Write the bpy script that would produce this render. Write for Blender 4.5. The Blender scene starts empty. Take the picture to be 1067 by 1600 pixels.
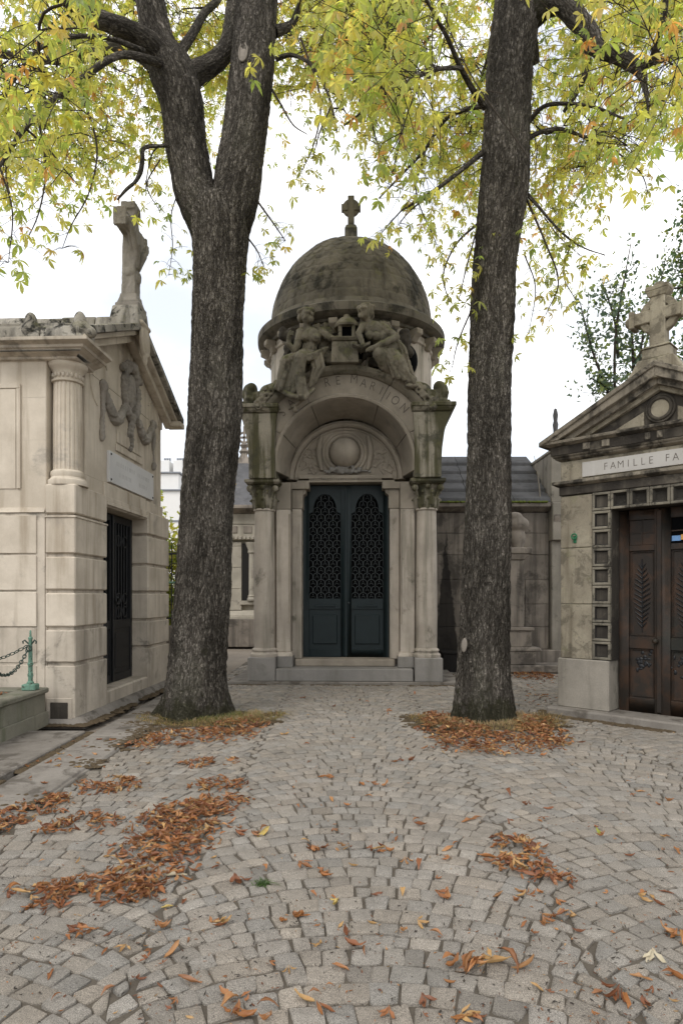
import bpy, bmesh, math, random
import numpy as np
from mathutils import Vector, Matrix
R = math.radians
random.seed(7); rng = np.random.default_rng(11)
sc = bpy.context.scene
COL = sc.collection

# ------------------------------------------------------------------ camera
CAMH, HOR, FPX, CX = 1.5, 930.0, 1000.0, 533.5      # horizon row, focal length in photo pixels
cam_d = bpy.data.cameras.new('camera'); cam = bpy.data.objects.new('camera', cam_d); COL.objects.link(cam)
cam.location = (0, 0, CAMH); cam.rotation_euler = (R(90), 0, 0)
cam_d.sensor_fit = 'VERTICAL'; cam_d.sensor_height = 36.0; cam_d.lens = FPX*36/1600
cam_d.shift_y = (HOR-800)/1600; cam_d.clip_end = 2000; cam_d.clip_start = 0.05
sc.camera = cam
# ------------------------------------------------------------------ sky + sun
SUN_EL, SUN_AZ = 52, -150      # azimuth measured from +Y clockwise: behind the camera, to the left
w = bpy.data.worlds.new('World'); sc.world = w; w.use_nodes = True
nt = w.node_tree; nt.nodes.clear()
wo = nt.nodes.new('ShaderNodeOutputWorld'); bg = nt.nodes.new('ShaderNodeBackground')
sky = nt.nodes.new('ShaderNodeTexSky'); sky.sky_type = 'NISHITA'; sky.sun_disc = False
sky.sun_elevation = R(SUN_EL); sky.sun_rotation = R(SUN_AZ)
tc = nt.nodes.new('ShaderNodeTexCoord'); mp = nt.nodes.new('ShaderNodeMapping')
mp.inputs['Scale'].default_value = (1.0, 1.0, 1.9); mp.inputs['Location'].default_value = (5.1, 1.4, 3.1)
nz = nt.nodes.new('ShaderNodeTexNoise'); nz.inputs['Scale'].default_value = 2.4; nz.inputs['Detail'].default_value = 6
nz.inputs['Roughness'].default_value = 0.5
mr = nt.nodes.new('ShaderNodeMapRange'); mr.interpolation_type = 'SMOOTHSTEP'
mr.inputs[1].default_value = 0.34; mr.inputs[2].default_value = 0.62; mr.inputs[3].default_value = 0.47; mr.inputs[4].default_value = 1.0
mx = nt.nodes.new('ShaderNodeMix'); mx.data_type = 'RGBA'; mx.inputs[7].default_value = (10.0, 10.0, 10.0, 1)
L = nt.links.new
L(tc.outputs['Generated'], mp.inputs['Vector']); L(mp.outputs['Vector'], nz.inputs['Vector'])
L(nz.outputs['Fac'], mr.inputs[0]); L(mr.outputs[0], mx.inputs[0]); L(sky.outputs[0], mx.inputs[6])
L(mx.outputs[2], bg.inputs['Color']); bg.inputs['Strength'].default_value = 0.12; L(bg.outputs[0], wo.inputs[0])
sun_d = bpy.data.lights.new('sun', 'SUN'); sun_d.energy = 1.1; sun_d.angle = R(25); sun_d.color = (1, .95, .88)
sun = bpy.data.objects.new('sun', sun_d); COL.objects.link(sun)
sd = Vector((math.sin(R(SUN_AZ))*math.cos(R(SUN_EL)), math.cos(R(SUN_AZ))*math.cos(R(SUN_EL)), math.sin(R(SUN_EL))))
sun.rotation_euler = sd.to_track_quat('Z', 'Y').to_euler(); sun.location = (0, 0, 30)
# ------------------------------------------------------------------ render settings
sc.view_settings.view_transform = 'Standard'; sc.view_settings.look = 'None'
sc.view_settings.exposure = 0.5; sc.view_settings.gamma = 1.0
sc.view_settings.use_curve_mapping = False
sc.render.engine = 'CYCLES'
sc.cycles.use_denoising = True; sc.cycles.max_bounces = 8; sc.cycles.diffuse_bounces = 4
sc.cycles.transmission_bounces = 6; sc.cycles.glossy_bounces = 2; sc.cycles.use_adaptive_sampling = True
sc.cycles.caustics_reflective = False; sc.cycles.caustics_refractive = False

# ------------------------------------------------------------------ material helpers
class G:
    def __init__(s, name):
        s.m = bpy.data.materials.new(name); s.m.use_nodes = True; s.t = s.m.node_tree; s.t.nodes.clear()
        s.out = s.t.nodes.new('ShaderNodeOutputMaterial')
    def put(s, sock, v):
        if isinstance(v, bpy.types.NodeSocket): s.t.links.new(v, sock)
        elif isinstance(v, (tuple, list)) and len(v) == 3 and sock.type == 'RGBA': sock.default_value = (*v, 1)
        else: sock.default_value = v
    def n(s, typ, ins=None, **props):
        nd = s.t.nodes.new('ShaderNode'+typ)
        for k, v in props.items(): setattr(nd, k, v)
        for k, v in (ins or {}).items(): s.put(nd.inputs[k], v)
        return nd
    def pos(s): return s.n('NewGeometry').outputs['Position']
    def nrm(s): return s.n('SeparateXYZ', {0: s.n('NewGeometry').outputs['Normal']}).outputs
    def attr(s, name, out='Color'): return s.n('Attribute', attribute_name=name).outputs[out]
    def sv(s, v, k): return s.n('VectorMath', {0: v, 1: k}, operation='MULTIPLY').outputs[0]
    def av(s, v, k): return s.n('VectorMath', {0: v, 1: k}, operation='ADD').outputs[0]
    def noise(s, v, scale, detail=4, rough=.55, dist=0):
        return s.n('TexNoise', {'Vector': v, 'Scale': scale, 'Detail': detail, 'Roughness': rough, 'Distortion': dist}).outputs['Fac']
    def vor(s, v, scale, feature='F1', out='Distance', rnd=1.0):
        return s.n('TexVoronoi', {'Vector': v, 'Scale': scale, 'Randomness': rnd}, feature=feature).outputs[out]
    def ramp(s, f, a, b, lo=0., hi=1.):
        return s.n('MapRange', {0: f, 1: a, 2: b, 3: lo, 4: hi}, interpolation_type='SMOOTHSTEP').outputs[0]
    def mix(s, f, a, b, mode='MIX'):
        return s.n('Mix', {0: f, 6: a, 7: b}, data_type='RGBA', blend_type=mode).outputs[2]
    def ma(s, op, a, b=0.): return s.n('Math', {0: a, 1: b}, operation=op).outputs[0]
    def bump(s, h, strength=.5, dist=.01, nrm=None):
        i = {'Height': h, 'Strength': strength, 'Distance': dist}
        if nrm is not None: i['Normal'] = nrm
        return s.n('Bump', i).outputs[0]
    def done(s, col, rough=.9, nrm=None, spec=.2, metal=0.):
        i = {'Base Color': col, 'Roughness': rough, 'Specular IOR Level': spec, 'Metallic': metal}
        if nrm is not None: i['Normal'] = nrm
        b = s.n('BsdfPrincipled', i); s.t.links.new(b.outputs[0], s.out.inputs[0]); return s.m

def stone(name, c1, c2, streak=None, sa=0., grime=None, ga=0., moss=None, moa=0., up=.6, ox=0., bump=.5, gs=2.2, gt=.56, spk=.2, pit=1., st=(.47, .72)):
    """weathered limestone: two tones, run-off streaks, lichen / crust patches, moss where surfaces look up"""
    g = G(name); p = g.av(g.pos(), (ox, ox*1.7, ox*.6))
    c = g.mix(g.ramp(g.noise(p, 1.7, 6, .6), .32, .68), c1, c2)
    if streak:
        f = g.ramp(g.noise(g.sv(p, (5., 5., .45)), 1.0, 5, .6), st[0], st[1], 0, sa); c = g.mix(f, c, streak)
    if grime:
        f = g.ramp(g.noise(p, gs, 9, .68, .4), gt, gt+.13, 0, ga); c = g.mix(f, c, grime)
    if moss:
        f = g.ma('ADD', g.noise(p, 4.5, 7, .65), g.ma('MULTIPLY', g.nrm()[2], up*.25))
        c = g.mix(g.ramp(f, .56, .70, 0, moa), c, moss)
    c = g.mix(1., c, g.mix(g.noise(p, 70, 3, .7), (1-spk,)*3, (1+spk,)*3), 'MULTIPLY')
    h = g.ma('ADD', g.ma('MULTIPLY', g.noise(p, 120, 4, .7), .35), g.noise(p, 14, 6, .65))
    h = g.ma('ADD', h, g.ramp(g.vor(p, 45), .0, .22, -.35*pit, 0))
    return g.done(c, .92, g.bump(h, bump, .012))

M_EXTRA = 0
def plain(name, c, rough=.6, spec=.3, metal=0., var=.25, sc_=30, bump=.2):
    g = G(name); p = g.pos(); f = g.noise(p, sc_, 5, .6)
    c = g.mix(f, tuple(x*(1-var) for x in c), tuple(x*(1+var) for x in c))
    return g.done(c, rough, g.bump(f, bump, .004), spec, metal)

M = {}
M['lb'] = stone('limestone_cream', (.62, .55, .455), (.47, .41, .33), (.30, .245, .18), .75, (.27, .245, .215), .6, ox=3, gs=1.6, bump=.25, spk=.08, pit=.5)
M['lb_low'] = stone('limestone_cream_soiled', (.55, .485, .40), (.40, .35, .285), (.22, .19, .15), .8, (.17, .155, .13), .8, ox=5, gs=2.1, bump=.3, spk=.1, pit=.6)
M['lb_top'] = stone('limestone_lichen', (.40, .37, .32), (.22, .20, .165), (.05, .047, .042), .9, (.022, .022, .019), .95, (.16, .15, .07), .4, ox=9, gs=6., gt=.5, bump=.9)
M['lb_cross'] = stone('limestone_cross', (.33, .30, .26), (.25, .225, .195), (.15, .14, .12), .5, (.10, .095, .08), .5, ox=1, bump=.6)
M['m'] = stone('limestone_brown', (.345, .302, .246), (.235, .207, .168), (.20, .17, .14), .5, (.12, .105, .09), .45, ox=2, bump=.3, spk=.1, pit=.5)
M['m_col'] = stone('limestone_column', (.48, .425, .36), (.35, .31, .262), (.17, .155, .12), .75, (.10, .095, .07), .75, ox=12, gs=1.9, bump=.3, spk=.1)
M['m_base'] = stone('grey_plinth_stone', (.27, .255, .235), (.21, .20, .185), (.15, .14, .12), .5, (.12, .11, .09), .4, ox=6, bump=.35)
M['m_moss'] = stone('limestone_mossy', (.31, .28, .225), (.21, .19, .15), (.066, .062, .032), .95, (.055, .053, .038), .8, (.105, .10, .045), .7, up=.8, ox=16.3, gs=3., gt=.5, st=(.42, .58), bump=.8)
M['m_fig'] = stone('statue_stone', (.235, .205, .158), (.15, .135, .105), (.075, .072, .045), .6, (.05, .046, .036), .7, (.12, .12, .05), .55, up=.9, ox=21, gs=4.5, gt=.5, bump=.7)
M['dome'] = stone('dome_stone', (.175, .155, .125), (.115, .103, .083), (.055, .049, .04), .8, (.03, .028, .023), .9, (.15, .14, .07), .5, up=.1, ox=31, gs=1.5, gt=.49, bump=.7)
M['rb'] = stone('limestone_yellow_grey', (.37, .33, .25), (.235, .205, .155), (.13, .108, .075), .85, (.085, .073, .055), .6, (.20, .20, .10), .3, ox=41, gs=6., gt=.48, bump=.5)
M['rb_low'] = stone('limestone_plinth', (.32, .29, .245), (.235, .215, .182), (.14, .124, .10), .7, (.085, .08, .062), .7, ox=44, gs=2.8, bump=.35)
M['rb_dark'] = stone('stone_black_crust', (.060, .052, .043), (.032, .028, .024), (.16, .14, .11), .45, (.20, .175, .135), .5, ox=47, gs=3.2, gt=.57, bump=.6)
M['rb_trim'] = stone('stone_cornice_trim', (.29, .255, .20), (.19, .165, .13), (.05, .044, .036), .9, (.03, .027, .023), .9, ox=49, gs=2.6, gt=.47, bump=.6)
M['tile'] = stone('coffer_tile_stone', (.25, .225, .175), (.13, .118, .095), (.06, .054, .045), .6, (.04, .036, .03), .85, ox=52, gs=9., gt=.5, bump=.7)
M['tile_in'] = stone('coffer_tile_sunken_shade', (.04, .036, .03), (.022, .02, .018), None, 0, (.09, .08, .062), .4, ox=53, gs=12., bump=.7)  # colour holds black staining plus the shade of the recess
M['br'] = stone('rear_wall_stone', (.235, .21, .18), (.165, .15, .13), (.085, .078, .07), .75, (.05, .047, .042), .7, ox=61, gs=1.6, gt=.53, bump=.4)
M['slab'] = stone('roof_slab_stone', (.12, .118, .122), (.085, .085, .088), (.05, .05, .05), .5, (.17, .165, .155), .4, ox=64, gs=4, bump=.4)
M['bl'] = stone('chapel_stone', (.44, .40, .33), (.33, .30, .25), (.20, .18, .15), .5, (.12, .11, .10), .5, ox=71, gs=3., bump=.4)
M['tomb'] = stone('tomb_stone_green', (.23, .215, .17), (.165, .16, .125), (.10, .11, .065), .7, (.07, .07, .05), .5, ox=81, gs=2.5, bump=.5)
M['concrete'] = stone('worn_concrete', (.25, .228, .20), (.175, .158, .137), (.12, .105, .088), .5, (.085, .073, .06), .8, ox=91, gs=3.2, gt=.5, bump=.5)
M['marble'] = stone('white_marble', (.66, .65, .64), (.58, .57, .56), None, 0, (.45, .43, .41), .4, ox=95, bump=.1, spk=.03, pit=0)
M['rbmarble'] = stone('grey_marble', (.50, .48, .45), (.42, .40, .37), (.28, .25, .2), .4, None, 0, ox=97, bump=.1, spk=.05, pit=0)
M['ink'] = plain('engraved_letters', (.115, .10, .085), .9, .1)
M['ink_soft'] = plain('worn_letters', (.42, .41, .40), .9, .1)
M['doorgreen'] = plain('dark_green_door_paint', (.0085, .0165, .0185), .5, .3, var=.35, sc_=9, bump=.3)
M['doorgrille'] = plain('dark_iron_grille', (.045, .052, .054), .6, .3)
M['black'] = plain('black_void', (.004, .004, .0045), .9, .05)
M['blackdoor'] = plain('black_iron_door', (.010, .0105, .012), .45, .4, var=.4, sc_=14)
g = G('rusted_brown_door'); p = g.pos()
c = g.mix(g.ramp(g.noise(p, 5, 7, .65), .4, .65), (.022, .017, .013), (.048, .026, .015))
c = g.mix(g.ramp(g.noise(g.av(p, (4, 2, 1)), 2.2, 6, .6), .55, .7, 0, .7), c, (.016, .019, .015))
M['rust'] = g.done(c, .6, g.bump(g.noise(p, 60, 5, .7), .4, .004), .3)
g = G('green_painted_iron'); p = g.pos(); c = g.mix(g.noise(p, 18, 6, .7), (.07, .15, .11), (.20, .34, .26)); c = g.mix(g.ramp(g.noise(p, 34, 6, .75), .52, .62, 0, .9), c, (.055, .045, .03)); M['verdigris'] = g.done(c, .75, g.bump(g.noise(p, 70, 5, .7), .6, .004), .25)
M['chain'] = plain('dark_green_chain', (.035, .055, .045), .5, .4, var=.5, sc_=60)
M['hookgreen'] = plain('green_bronze_hook', (.03, .16, .075), .6, .3, var=.4)
M['glassblue'] = plain('stained_glass_blue', (.12, .28, .55), .2, .5)
M['glassorange'] = plain('stained_glass_orange', (.65, .30, .05), .2, .5)
M['plaster'] = plain('white_plaster_far', (.72, .71, .69), .9, .1, var=.05, sc_=2)
M['zinc'] = plain('zinc_roof_far', (.22, .23, .25), .6, .3, var=.15, sc_=2)
M['winfar'] = plain('far_window_glass', (.09, .10, .12), .15, .5)

# bark: fissured plates, coordinates follow the limb
g = G('chestnut_bark'); q = g.attr('bark', 'Vector')
qz = g.sv(q, (1, 1, .22)); qm = g.sv(q, (1, 1, .45))
rd = lambda v, s_, d_: g.ma('ABSOLUTE', g.ma('SUBTRACT', g.noise(v, s_, d_, .6, .6), .5))
f1 = g.ramp(rd(qz, 30, 5), .0, .085); f2 = g.ramp(rd(g.av(qm, (3, 1, 2)), 48, 4), .0, .08); fl_ = g.vor(g.sv(q, (1, 1, .55)), 55)
c = g.mix(g.noise(q, 9, 6, .7), (.205, .183, .158), (.36, .33, .292))
c = g.mix(g.ramp(f1, 0, 1, .88, 0), c, (.040, .034, .028))
c = g.mix(g.ramp(f2, 0, 1, .6, 0), c, (.085, .074, .062))
c = g.mix(g.ramp(fl_, .25, .6, 0, .3), c, (.14, .122, .103))
c = g.mix(g.ramp(g.noise(g.sv(q, (1, 1, .35)), 2.3, 6, .6), .52, .68, 0, .5), c, (.10, .096, .072))
c = g.mix(g.ramp(g.noise(g.av(q, (7, 3, 5)), 22., 6, .75), .60, .72, 0, .4), c, (.36, .34, .305))
c = g.mix(1., c, g.mix(g.ramp(g.noise(g.sv(q, (1, 1, .25)), 3.2, 6, .65), .36, .66), (.5, .49, .46), (1.25, 1.24, 1.2)), 'MULTIPLY')
zq = g.n('SeparateXYZ', {0: q}).outputs[2]; fm = g.ma('ADD', g.ramp(zq, .05, .75, .34, 0), g.noise(q, 5, 6, .7)); c = g.mix(g.ramp(fm, .58, .74, 0, .8), c, g.mix(g.noise(q, 30, 4), (.03, .027, .018), (.07, .07, .032)))
h = g.ma('ADD', g.ma('ADD', f1, g.ma('MULTIPLY', f2, .6)), g.ma('ADD', g.ma('MULTIPLY', g.noise(q, 75, 5, .75), .6), g.ma('MULTIPLY', fl_, -.8)))
M['bark'] = g.done(c, .95, g.bump(h, 1., .03), .15)
M['scar'] = plain('pruned_limb_scar', (.22, .195, .165), .9, .1, var=.35, sc_=25, bump=.6)
g = G('twig_bark'); M['twig'] = g.done((.045, .036, .028), .9, None, .15)

def leafmat(name, tr, bright=1.0):
    g = G(name); c = g.attr('col'); p = g.pos()
    c = g.mix(g.ramp(g.noise(p, 28, 4, .6), .55, .72, 0, .35), c, g.mix(1., c, (1.0, .55, .25), 'MULTIPLY'))
    d = g.n('BsdfDiffuse', {'Color': c, 'Roughness': .6}); t = g.n('BsdfTranslucent', {'Color': g.mix(1., c, (2.15*bright, 2.15*bright, 1.5), 'MULTIPLY')})
    s1 = g.n('MixShader', {0: tr, 1: d.outputs[0], 2: t.outputs[0]})
    gl = g.n('BsdfGlossy', {'Color': (1, 1, 1), 'Roughness': .45})
    s2 = g.n('MixShader', {0: .03, 1: s1.outputs[0], 2: gl.outputs[0]})
    g.t.links.new(s2.outputs[0], g.out.inputs[0]); return g.m
M['leaf'] = leafmat('chestnut_leaf', .62)
M['litter'] = leafmat('dry_leaf', .12, .6)
M['grass'] = leafmat('grass_blade', .3)
M['farleaf'] = leafmat('far_leaf', .4)

# granite setts, tone stored per stone
g = G('granite_sett'); p = g.pos(); c = g.attr('col')
c = g.mix(1., c, g.mix(g.ramp(g.noise(p, 260, 3, .8), .35, .65), (.40, .40, .40), (1.6, 1.58, 1.55)), 'MULTIPLY')
c = g.mix(1., c, g.mix(g.noise(p, 11, 6, .7), (.62, .61, .59), (1.32, 1.32, 1.31)), 'MULTIPLY')
c = g.mix(g.ramp(g.noise(p, 1.1, 8, .7), .44, .72, .04, .62), c, g.mix(g.noise(p, 40, 5, .7), (.16, .143, .117), (.25, .228, .192)))
h = g.ma('ADD', g.ma('MULTIPLY', g.noise(p, 170, 4, .75), .4), g.noise(p, 32, 6, .65))
M['sett'] = g.done(c, .85, g.bump(h, 1., .014), .25)
g = G('joint_sand'); p = g.pos()
c = g.mix(g.noise(p, 3, 6, .65), (.055, .047, .037), (.165, .142, .114))
c = g.mix(g.ramp(g.noise(p, 160, 3, .7), .5, .7, 0, .5), c, (.05, .042, .034))
M['sand'] = g.done(c, .95, g.bump(g.noise(p, 150, 4, .8), .6, .006), .1)
g = G('earth_ground'); p = g.pos()
c = g.mix(g.noise(p, 1.3, 7, .65), (.16, .135, .108), (.27, .235, .195))
c = g.mix(g.ramp(g.noise(p, 40, 4, .7), .58, .72, 0, .6), c, (.12, .075, .045))
M['earth'] = g.done(c, .95, g.bump(g.noise(p, 60, 5, .75), .7, .01), .1)
g = G('tree_pit_soil'); p = g.pos()
M['soil'] = g.done(g.mix(g.noise(p, 14, 6, .65), (.055, .042, .028), (.14, .105, .065)), .95, g.bump(g.noise(p, 70, 5, .75), .9, .012), .1)
# rear wall stone with one dark run-off stain of its own shape
g = G('rear_wall_stone_stained'); p = g.pos(); q = g.av(p, (61, 10, 3))
c = g.mix(g.ramp(g.noise(q, 1.7, 6, .6), .32, .68), (.29, .252, .212), (.185, .162, .138))
c = g.mix(g.ramp(g.noise(g.sv(q, (5., 5., .4)), 1.0, 6, .6), .45, .68, 0, .8), c, (.085, .075, .065))
c = g.mix(g.ramp(g.noise(q, 1.5, 9, .68, .4), .5, .64, 0, .7), c, (.04, .036, .032))
xyz = g.n('SeparateXYZ', {0: g.av(p, g.sv(g.n('TexNoise', {'Vector': p, 'Scale': 5., 'Detail': 5}).outputs['Color'], (.16, .0, .5)))}).outputs
hw = g.ma('MULTIPLY', g.ma('SUBTRACT', 3.05, xyz[2]), .105); dx = g.ma('ABSOLUTE', g.ma('SUBTRACT', xyz[0], 2.20))
f = g.ramp(g.ma('SUBTRACT', hw, dx), -.015, .03, 0, .9); c = g.mix(f, c, (.022, .020, .019))
h = g.ma('ADD', g.ma('MULTIPLY', g.noise(q, 120, 4, .7), .35), g.noise(q, 14, 6, .65))
M['br'] = g.done(c, .92, g.bump(h, .4, .012), .2)
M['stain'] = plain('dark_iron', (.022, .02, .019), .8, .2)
# ------------------------------------------------------------------ geometry helpers
class MB:
    def __init__(s): s.v = []; s.f = []
    def add(s, vs, fs):
        o = len(s.v); s.v += [tuple(map(float, v)) for v in vs]; s.f += [tuple(i+o for i in f) for f in fs]; return s
    def box(s, x0, x1, y0, y1, z0, z1):
        v = [(x, y, z) for z in (z0, z1) for y in (y0, y1) for x in (x0, x1)]
        return s.add(v, [(0, 2, 3, 1), (4, 5, 7, 6), (0, 1, 5, 4), (1, 3, 7, 5), (3, 2, 6, 7), (2, 0, 4, 6)])
    def frus(s, a, z0, b, z1):
        v = [(x, y, z0) for y in a[2:] for x in a[:2]] + [(x, y, z1) for y in b[2:] for x in b[:2]]
        return s.add(v, [(0, 2, 3, 1), (4, 5, 7, 6), (0, 1, 5, 4), (1, 3, 7, 5), (3, 2, 6, 7), (2, 0, 4, 6)])
    def prism(s, poly, axis, a, b):
        n = len(poly); fn = {'y': lambda p, t: (p[0], t, p[1]), 'x': lambda p, t: (t, p[0], p[1]), 'z': lambda p, t: (p[0], p[1], t)}[axis]
        v = [fn(p, a) for p in poly] + [fn(p, b) for p in poly]
        return s.add(v, [tuple(range(n)), tuple(range(2*n-1, n-1, -1))] + [(i, (i+1) % n, n+(i+1) % n, n+i) for i in range(n)])
    def lathe(s, prof, n=48, cx=0, cy=0, a0=0., a1=2*math.pi, flute=None, close=True):
        full = abs(a1-a0-2*math.pi) < 1e-6; m = n if full else n+1; v = []
        for r, z in prof:
            for i in range(m):
                a = a0+(a1-a0)*i/n; rr = flute(r, z, a) if flute else r
                v.append((cx+rr*math.cos(a), cy+rr*math.sin(a), z))
        f = []; K = len(prof)
        for k in range(K-1):
            for i in range(n):
                j = (i+1) % m; f.append((k*m+i, k*m+j, (k+1)*m+j, (k+1)*m+i))
        if full and close: f += [tuple(range(m-1, -1, -1)), tuple((K-1)*m+i for i in range(m))]
        return s.add(v, f)
    def arch(s, prof, cx, cz, a0, a1, n=12):
        """closed (r, y) profile swept about the y axis"""
        P = len(prof); v = []
        for i in range(n+1):
            a = a0+(a1-a0)*i/n
            v += [(cx+r*math.cos(a), y, cz+r*math.sin(a)) for r, y in prof]
        f = [(i*P+k, i*P+(k+1) % P, (i+1)*P+(k+1) % P, (i+1)*P+k) for i in range(n) for k in range(P)]
        return s.add(v, f+[tuple(range(P-1, -1, -1)), tuple(n*P+k for k in range(P))])
    def tube(s, path, rad, n=8, cap=True):
        path = [Vector(p) for p in path]; K = len(path)
        if not hasattr(rad, '__len__'): rad = [rad]*K
        t0 = (path[1]-path[0]).normalized(); u = t0.orthogonal().normalized(); v = []
        for i, p in enumerate(path):
            t = (path[min(i+1, K-1)]-path[max(i-1, 0)]).normalized()
            u = (u-t*u.dot(t)).normalized(); w_ = t.cross(u)
            for k in range(n):
                a = 2*math.pi*k/n; v.append(p+(u*math.cos(a)+w_*math.sin(a))*rad[i])
        f = [(i*n+k, i*n+(k+1) % n, (i+1)*n+(k+1) % n, (i+1)*n+k) for i in range(K-1) for k in range(n)]
        if cap: f += [tuple(range(n-1, -1, -1)), tuple((K-1)*n+k for k in range(n))]
        return s.add(v, f)
    def ell(s, c, r, nu=16, nv=10, rot=None):
        v = []; f = []; c = Vector(c); r = r if hasattr(r, '__len__') else (r, r, r)
        for j in range(nv+1):
            th = math.pi*j/nv
            for i in range(nu):
                a = 2*math.pi*i/nu; p = Vector((r[0]*math.sin(th)*math.cos(a), r[1]*math.sin(th)*math.sin(a), r[2]*math.cos(th)))
                if rot: p = rot @ p
                v.append(c+p)
        for j in range(nv):
            for i in range(nu): f.append((j*nu+i, (j+1)*nu+i, (j+1)*nu+(i+1) % nu, j*nu+(i+1) % nu))
        return s.add(v, f)
    def cap(s, a, b, ra, rb, n=12):
        """tapered capsule"""
        a, b = Vector(a), Vector(b); d = (b-a).normalized() if (b-a).length > 1e-6 else Vector((0, 0, 1)); P = []; Q = []
        for k in range(1, 5): t = math.pi/2*k/4; P.append(a-d*ra*math.cos(t)); Q.append(ra*math.sin(t))
        for k in range(4): t = math.pi/2*k/4; P.append(b+d*rb*math.sin(t)); Q.append(rb*math.cos(t))
        return s.tube(P, Q, n)
    def torus(s, c, Rr, r, axis='y', n=40, m=10, a0=0, a1=2*math.pi):
        pts = []
        for i in range(n+1):
            a = a0+(a1-a0)*i/n
            o = {'y': (Rr*math.cos(a), 0, Rr*math.sin(a)), 'z': (Rr*math.cos(a), Rr*math.sin(a), 0), 'x': (0, Rr*math.cos(a), Rr*math.sin(a))}[axis]
            pts.append(Vector(c)+Vector(o))
        return s.tube(pts, r, m)
    def build(s, name, mat, parent=None, bevel=0., ang=35, seg=1, weld=True):
        me = bpy.data.meshes.new(name)
        me.from_pydata(s.v, [], s.f)
        bm = bmesh.new(); bm.from_mesh(me)
        if weld: bmesh.ops.remove_doubles(bm, verts=bm.verts, dist=1e-5)
        bmesh.ops.recalc_face_normals(bm, faces=bm.faces)
        if bevel:
            ed = [e for e in bm.edges if len(e.link_faces) == 2 and e.calc_face_angle(0) > .5]
            bmesh.ops.bevel(bm, geom=ed, offset=bevel, segments=seg, profile=.6, affect='EDGES', clamp_overlap=True)
        bm.to_mesh(me); bm.free()
        return link(name, me, mat, parent, ang)
def link(name, me, mat, parent=None, ang=35):
    if len(me.polygons):
        me.polygons.foreach_set('use_smooth', [True]*len(me.polygons)); me.set_sharp_from_angle(angle=R(ang))
    if mat is not None and not me.materials: me.materials.append(M[mat] if isinstance(mat, str) else mat)
    o = bpy.data.objects.new(name, me); COL.objects.link(o)
    if parent is not None: o.parent = parent
    return o
def tag(o, label=None, cat=None, group=None, kind=None):
    if label: o['label'] = label
    if cat: o['category'] = cat
    if group: o['group'] = group
    if kind: o['kind'] = kind
    return o
def thing(name, label, cat, loc=(0, 0, 0), rz=0., group=None):
    o = bpy.data.objects.new(name, None); COL.objects.link(o); o.location = loc; o.rotation_euler = (0, 0, rz)
    o.empty_display_size = .2
    return tag(o, label, cat, group)
def B(name, mat, parent, *box, bevel=.008): return MB().box(*box).build(name, mat, parent, bevel)
def sculpt(name, mb, voxel, mat, parent=None, smooth=4, rough=0.):
    """union of overlapping lumps -> one continuous carved surface"""
    me = bpy.data.meshes.new('tmp'); me.from_pydata(mb.v, [], mb.f)
    bm = bmesh.new(); bm.from_mesh(me); bmesh.ops.remove_doubles(bm, verts=bm.verts, dist=1e-6)
    bmesh.ops.recalc_face_normals(bm, faces=bm.faces); bm.to_mesh(me); bm.free()
    o = bpy.data.objects.new('tmp', me); COL.objects.link(o)
    m = o.modifiers.new('r', 'REMESH'); m.mode = 'VOXEL'; m.voxel_size = voxel
    if smooth: k = o.modifiers.new('s', 'SMOOTH'); k.iterations = smooth; k.factor = .5
    dg = bpy.context.evaluated_depsgraph_get(); me2 = bpy.data.meshes.new_from_object(o.evaluated_get(dg))
    bpy.data.objects.remove(o); bpy.data.meshes.remove(me); me2.name = name
    if rough:      # chisel marks and cloth folds running down
        n_ = len(me2.vertices); co = np.empty(n_*3, np.float32); me2.vertices.foreach_get('co', co); co = co.reshape(-1, 3); nn_ = np.empty(n_*3, np.float32); me2.vertex_normals.foreach_get('vector', nn_)
        d_ = (1-2.6*np.abs(pnoise(co*np.array([12, 12, 2.6])+pnoise(co*3, 40)[:, None], 41)))*rough*.9+pnoise(co*26, 42)*rough*.5; co = co+nn_.reshape(-1, 3)*d_[:, None]
        me2.vertices.foreach_set('co', co.astype(np.float32).ravel()); me2.update()
    return link(name, me2, mat, parent, 80)
def glyphs(items, name, mat, parent, depth=.004):
    """items: (text, size, Matrix) -> one mesh of lettering"""
    for txt, size, mtx in items:
        cu = bpy.data.curves.new('t', 'FONT'); cu.body = txt; cu.size = size; cu.extrude = depth; cu.align_x = 'CENTER'; cu.align_y = 'CENTER'; cu.offset = -.018*size
        o = bpy.data.objects.new('t', cu); COL.objects.link(o)
        me = bpy.data.meshes.new_from_object(o.evaluated_get(bpy.context.evaluated_depsgraph_get()))
        me.transform(mtx); bpy.data.objects.remove(o); me.name = name; link(name, me, mat, parent, 30)
class Frame:
    def __init__(s, ox, oy, deg): s.ox, s.oy, s.t = ox, oy, R(deg); s.c, s.s = math.cos(s.t), math.sin(s.t)
    def Y(s, lx, ly): return s.oy+s.s*lx+s.c*ly
    def ay(s, px, py, ly):
        u, w_ = (px-CX)/FPX, (HOR-py)/FPX
        lx = (u*(s.oy+s.c*ly)-s.ox+s.s*ly)/(s.c-u*s.s); return Vector((lx, ly, CAMH+w_*s.Y(lx, ly)))
    def ax(s, px, py, lx):
        u, w_ = (px-CX)/FPX, (HOR-py)/FPX
        ly = (s.ox+s.c*lx-u*(s.oy+s.s*lx))/(s.s+u*s.c); return Vector((lx, ly, CAMH+w_*s.Y(lx, ly)))
    def world(s, lx, ly): return (s.ox+s.c*lx-s.s*ly, s.oy+s.s*lx+s.c*ly)
def at(px, py, Y): return Vector(((px-CX)/FPX*Y, Y, CAMH+(HOR-py)/FPX*Y))
def gnd(px, py): Y = FPX*CAMH/(py-HOR); return Vector(((px-CX)/FPX*Y, Y, 0))

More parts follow.
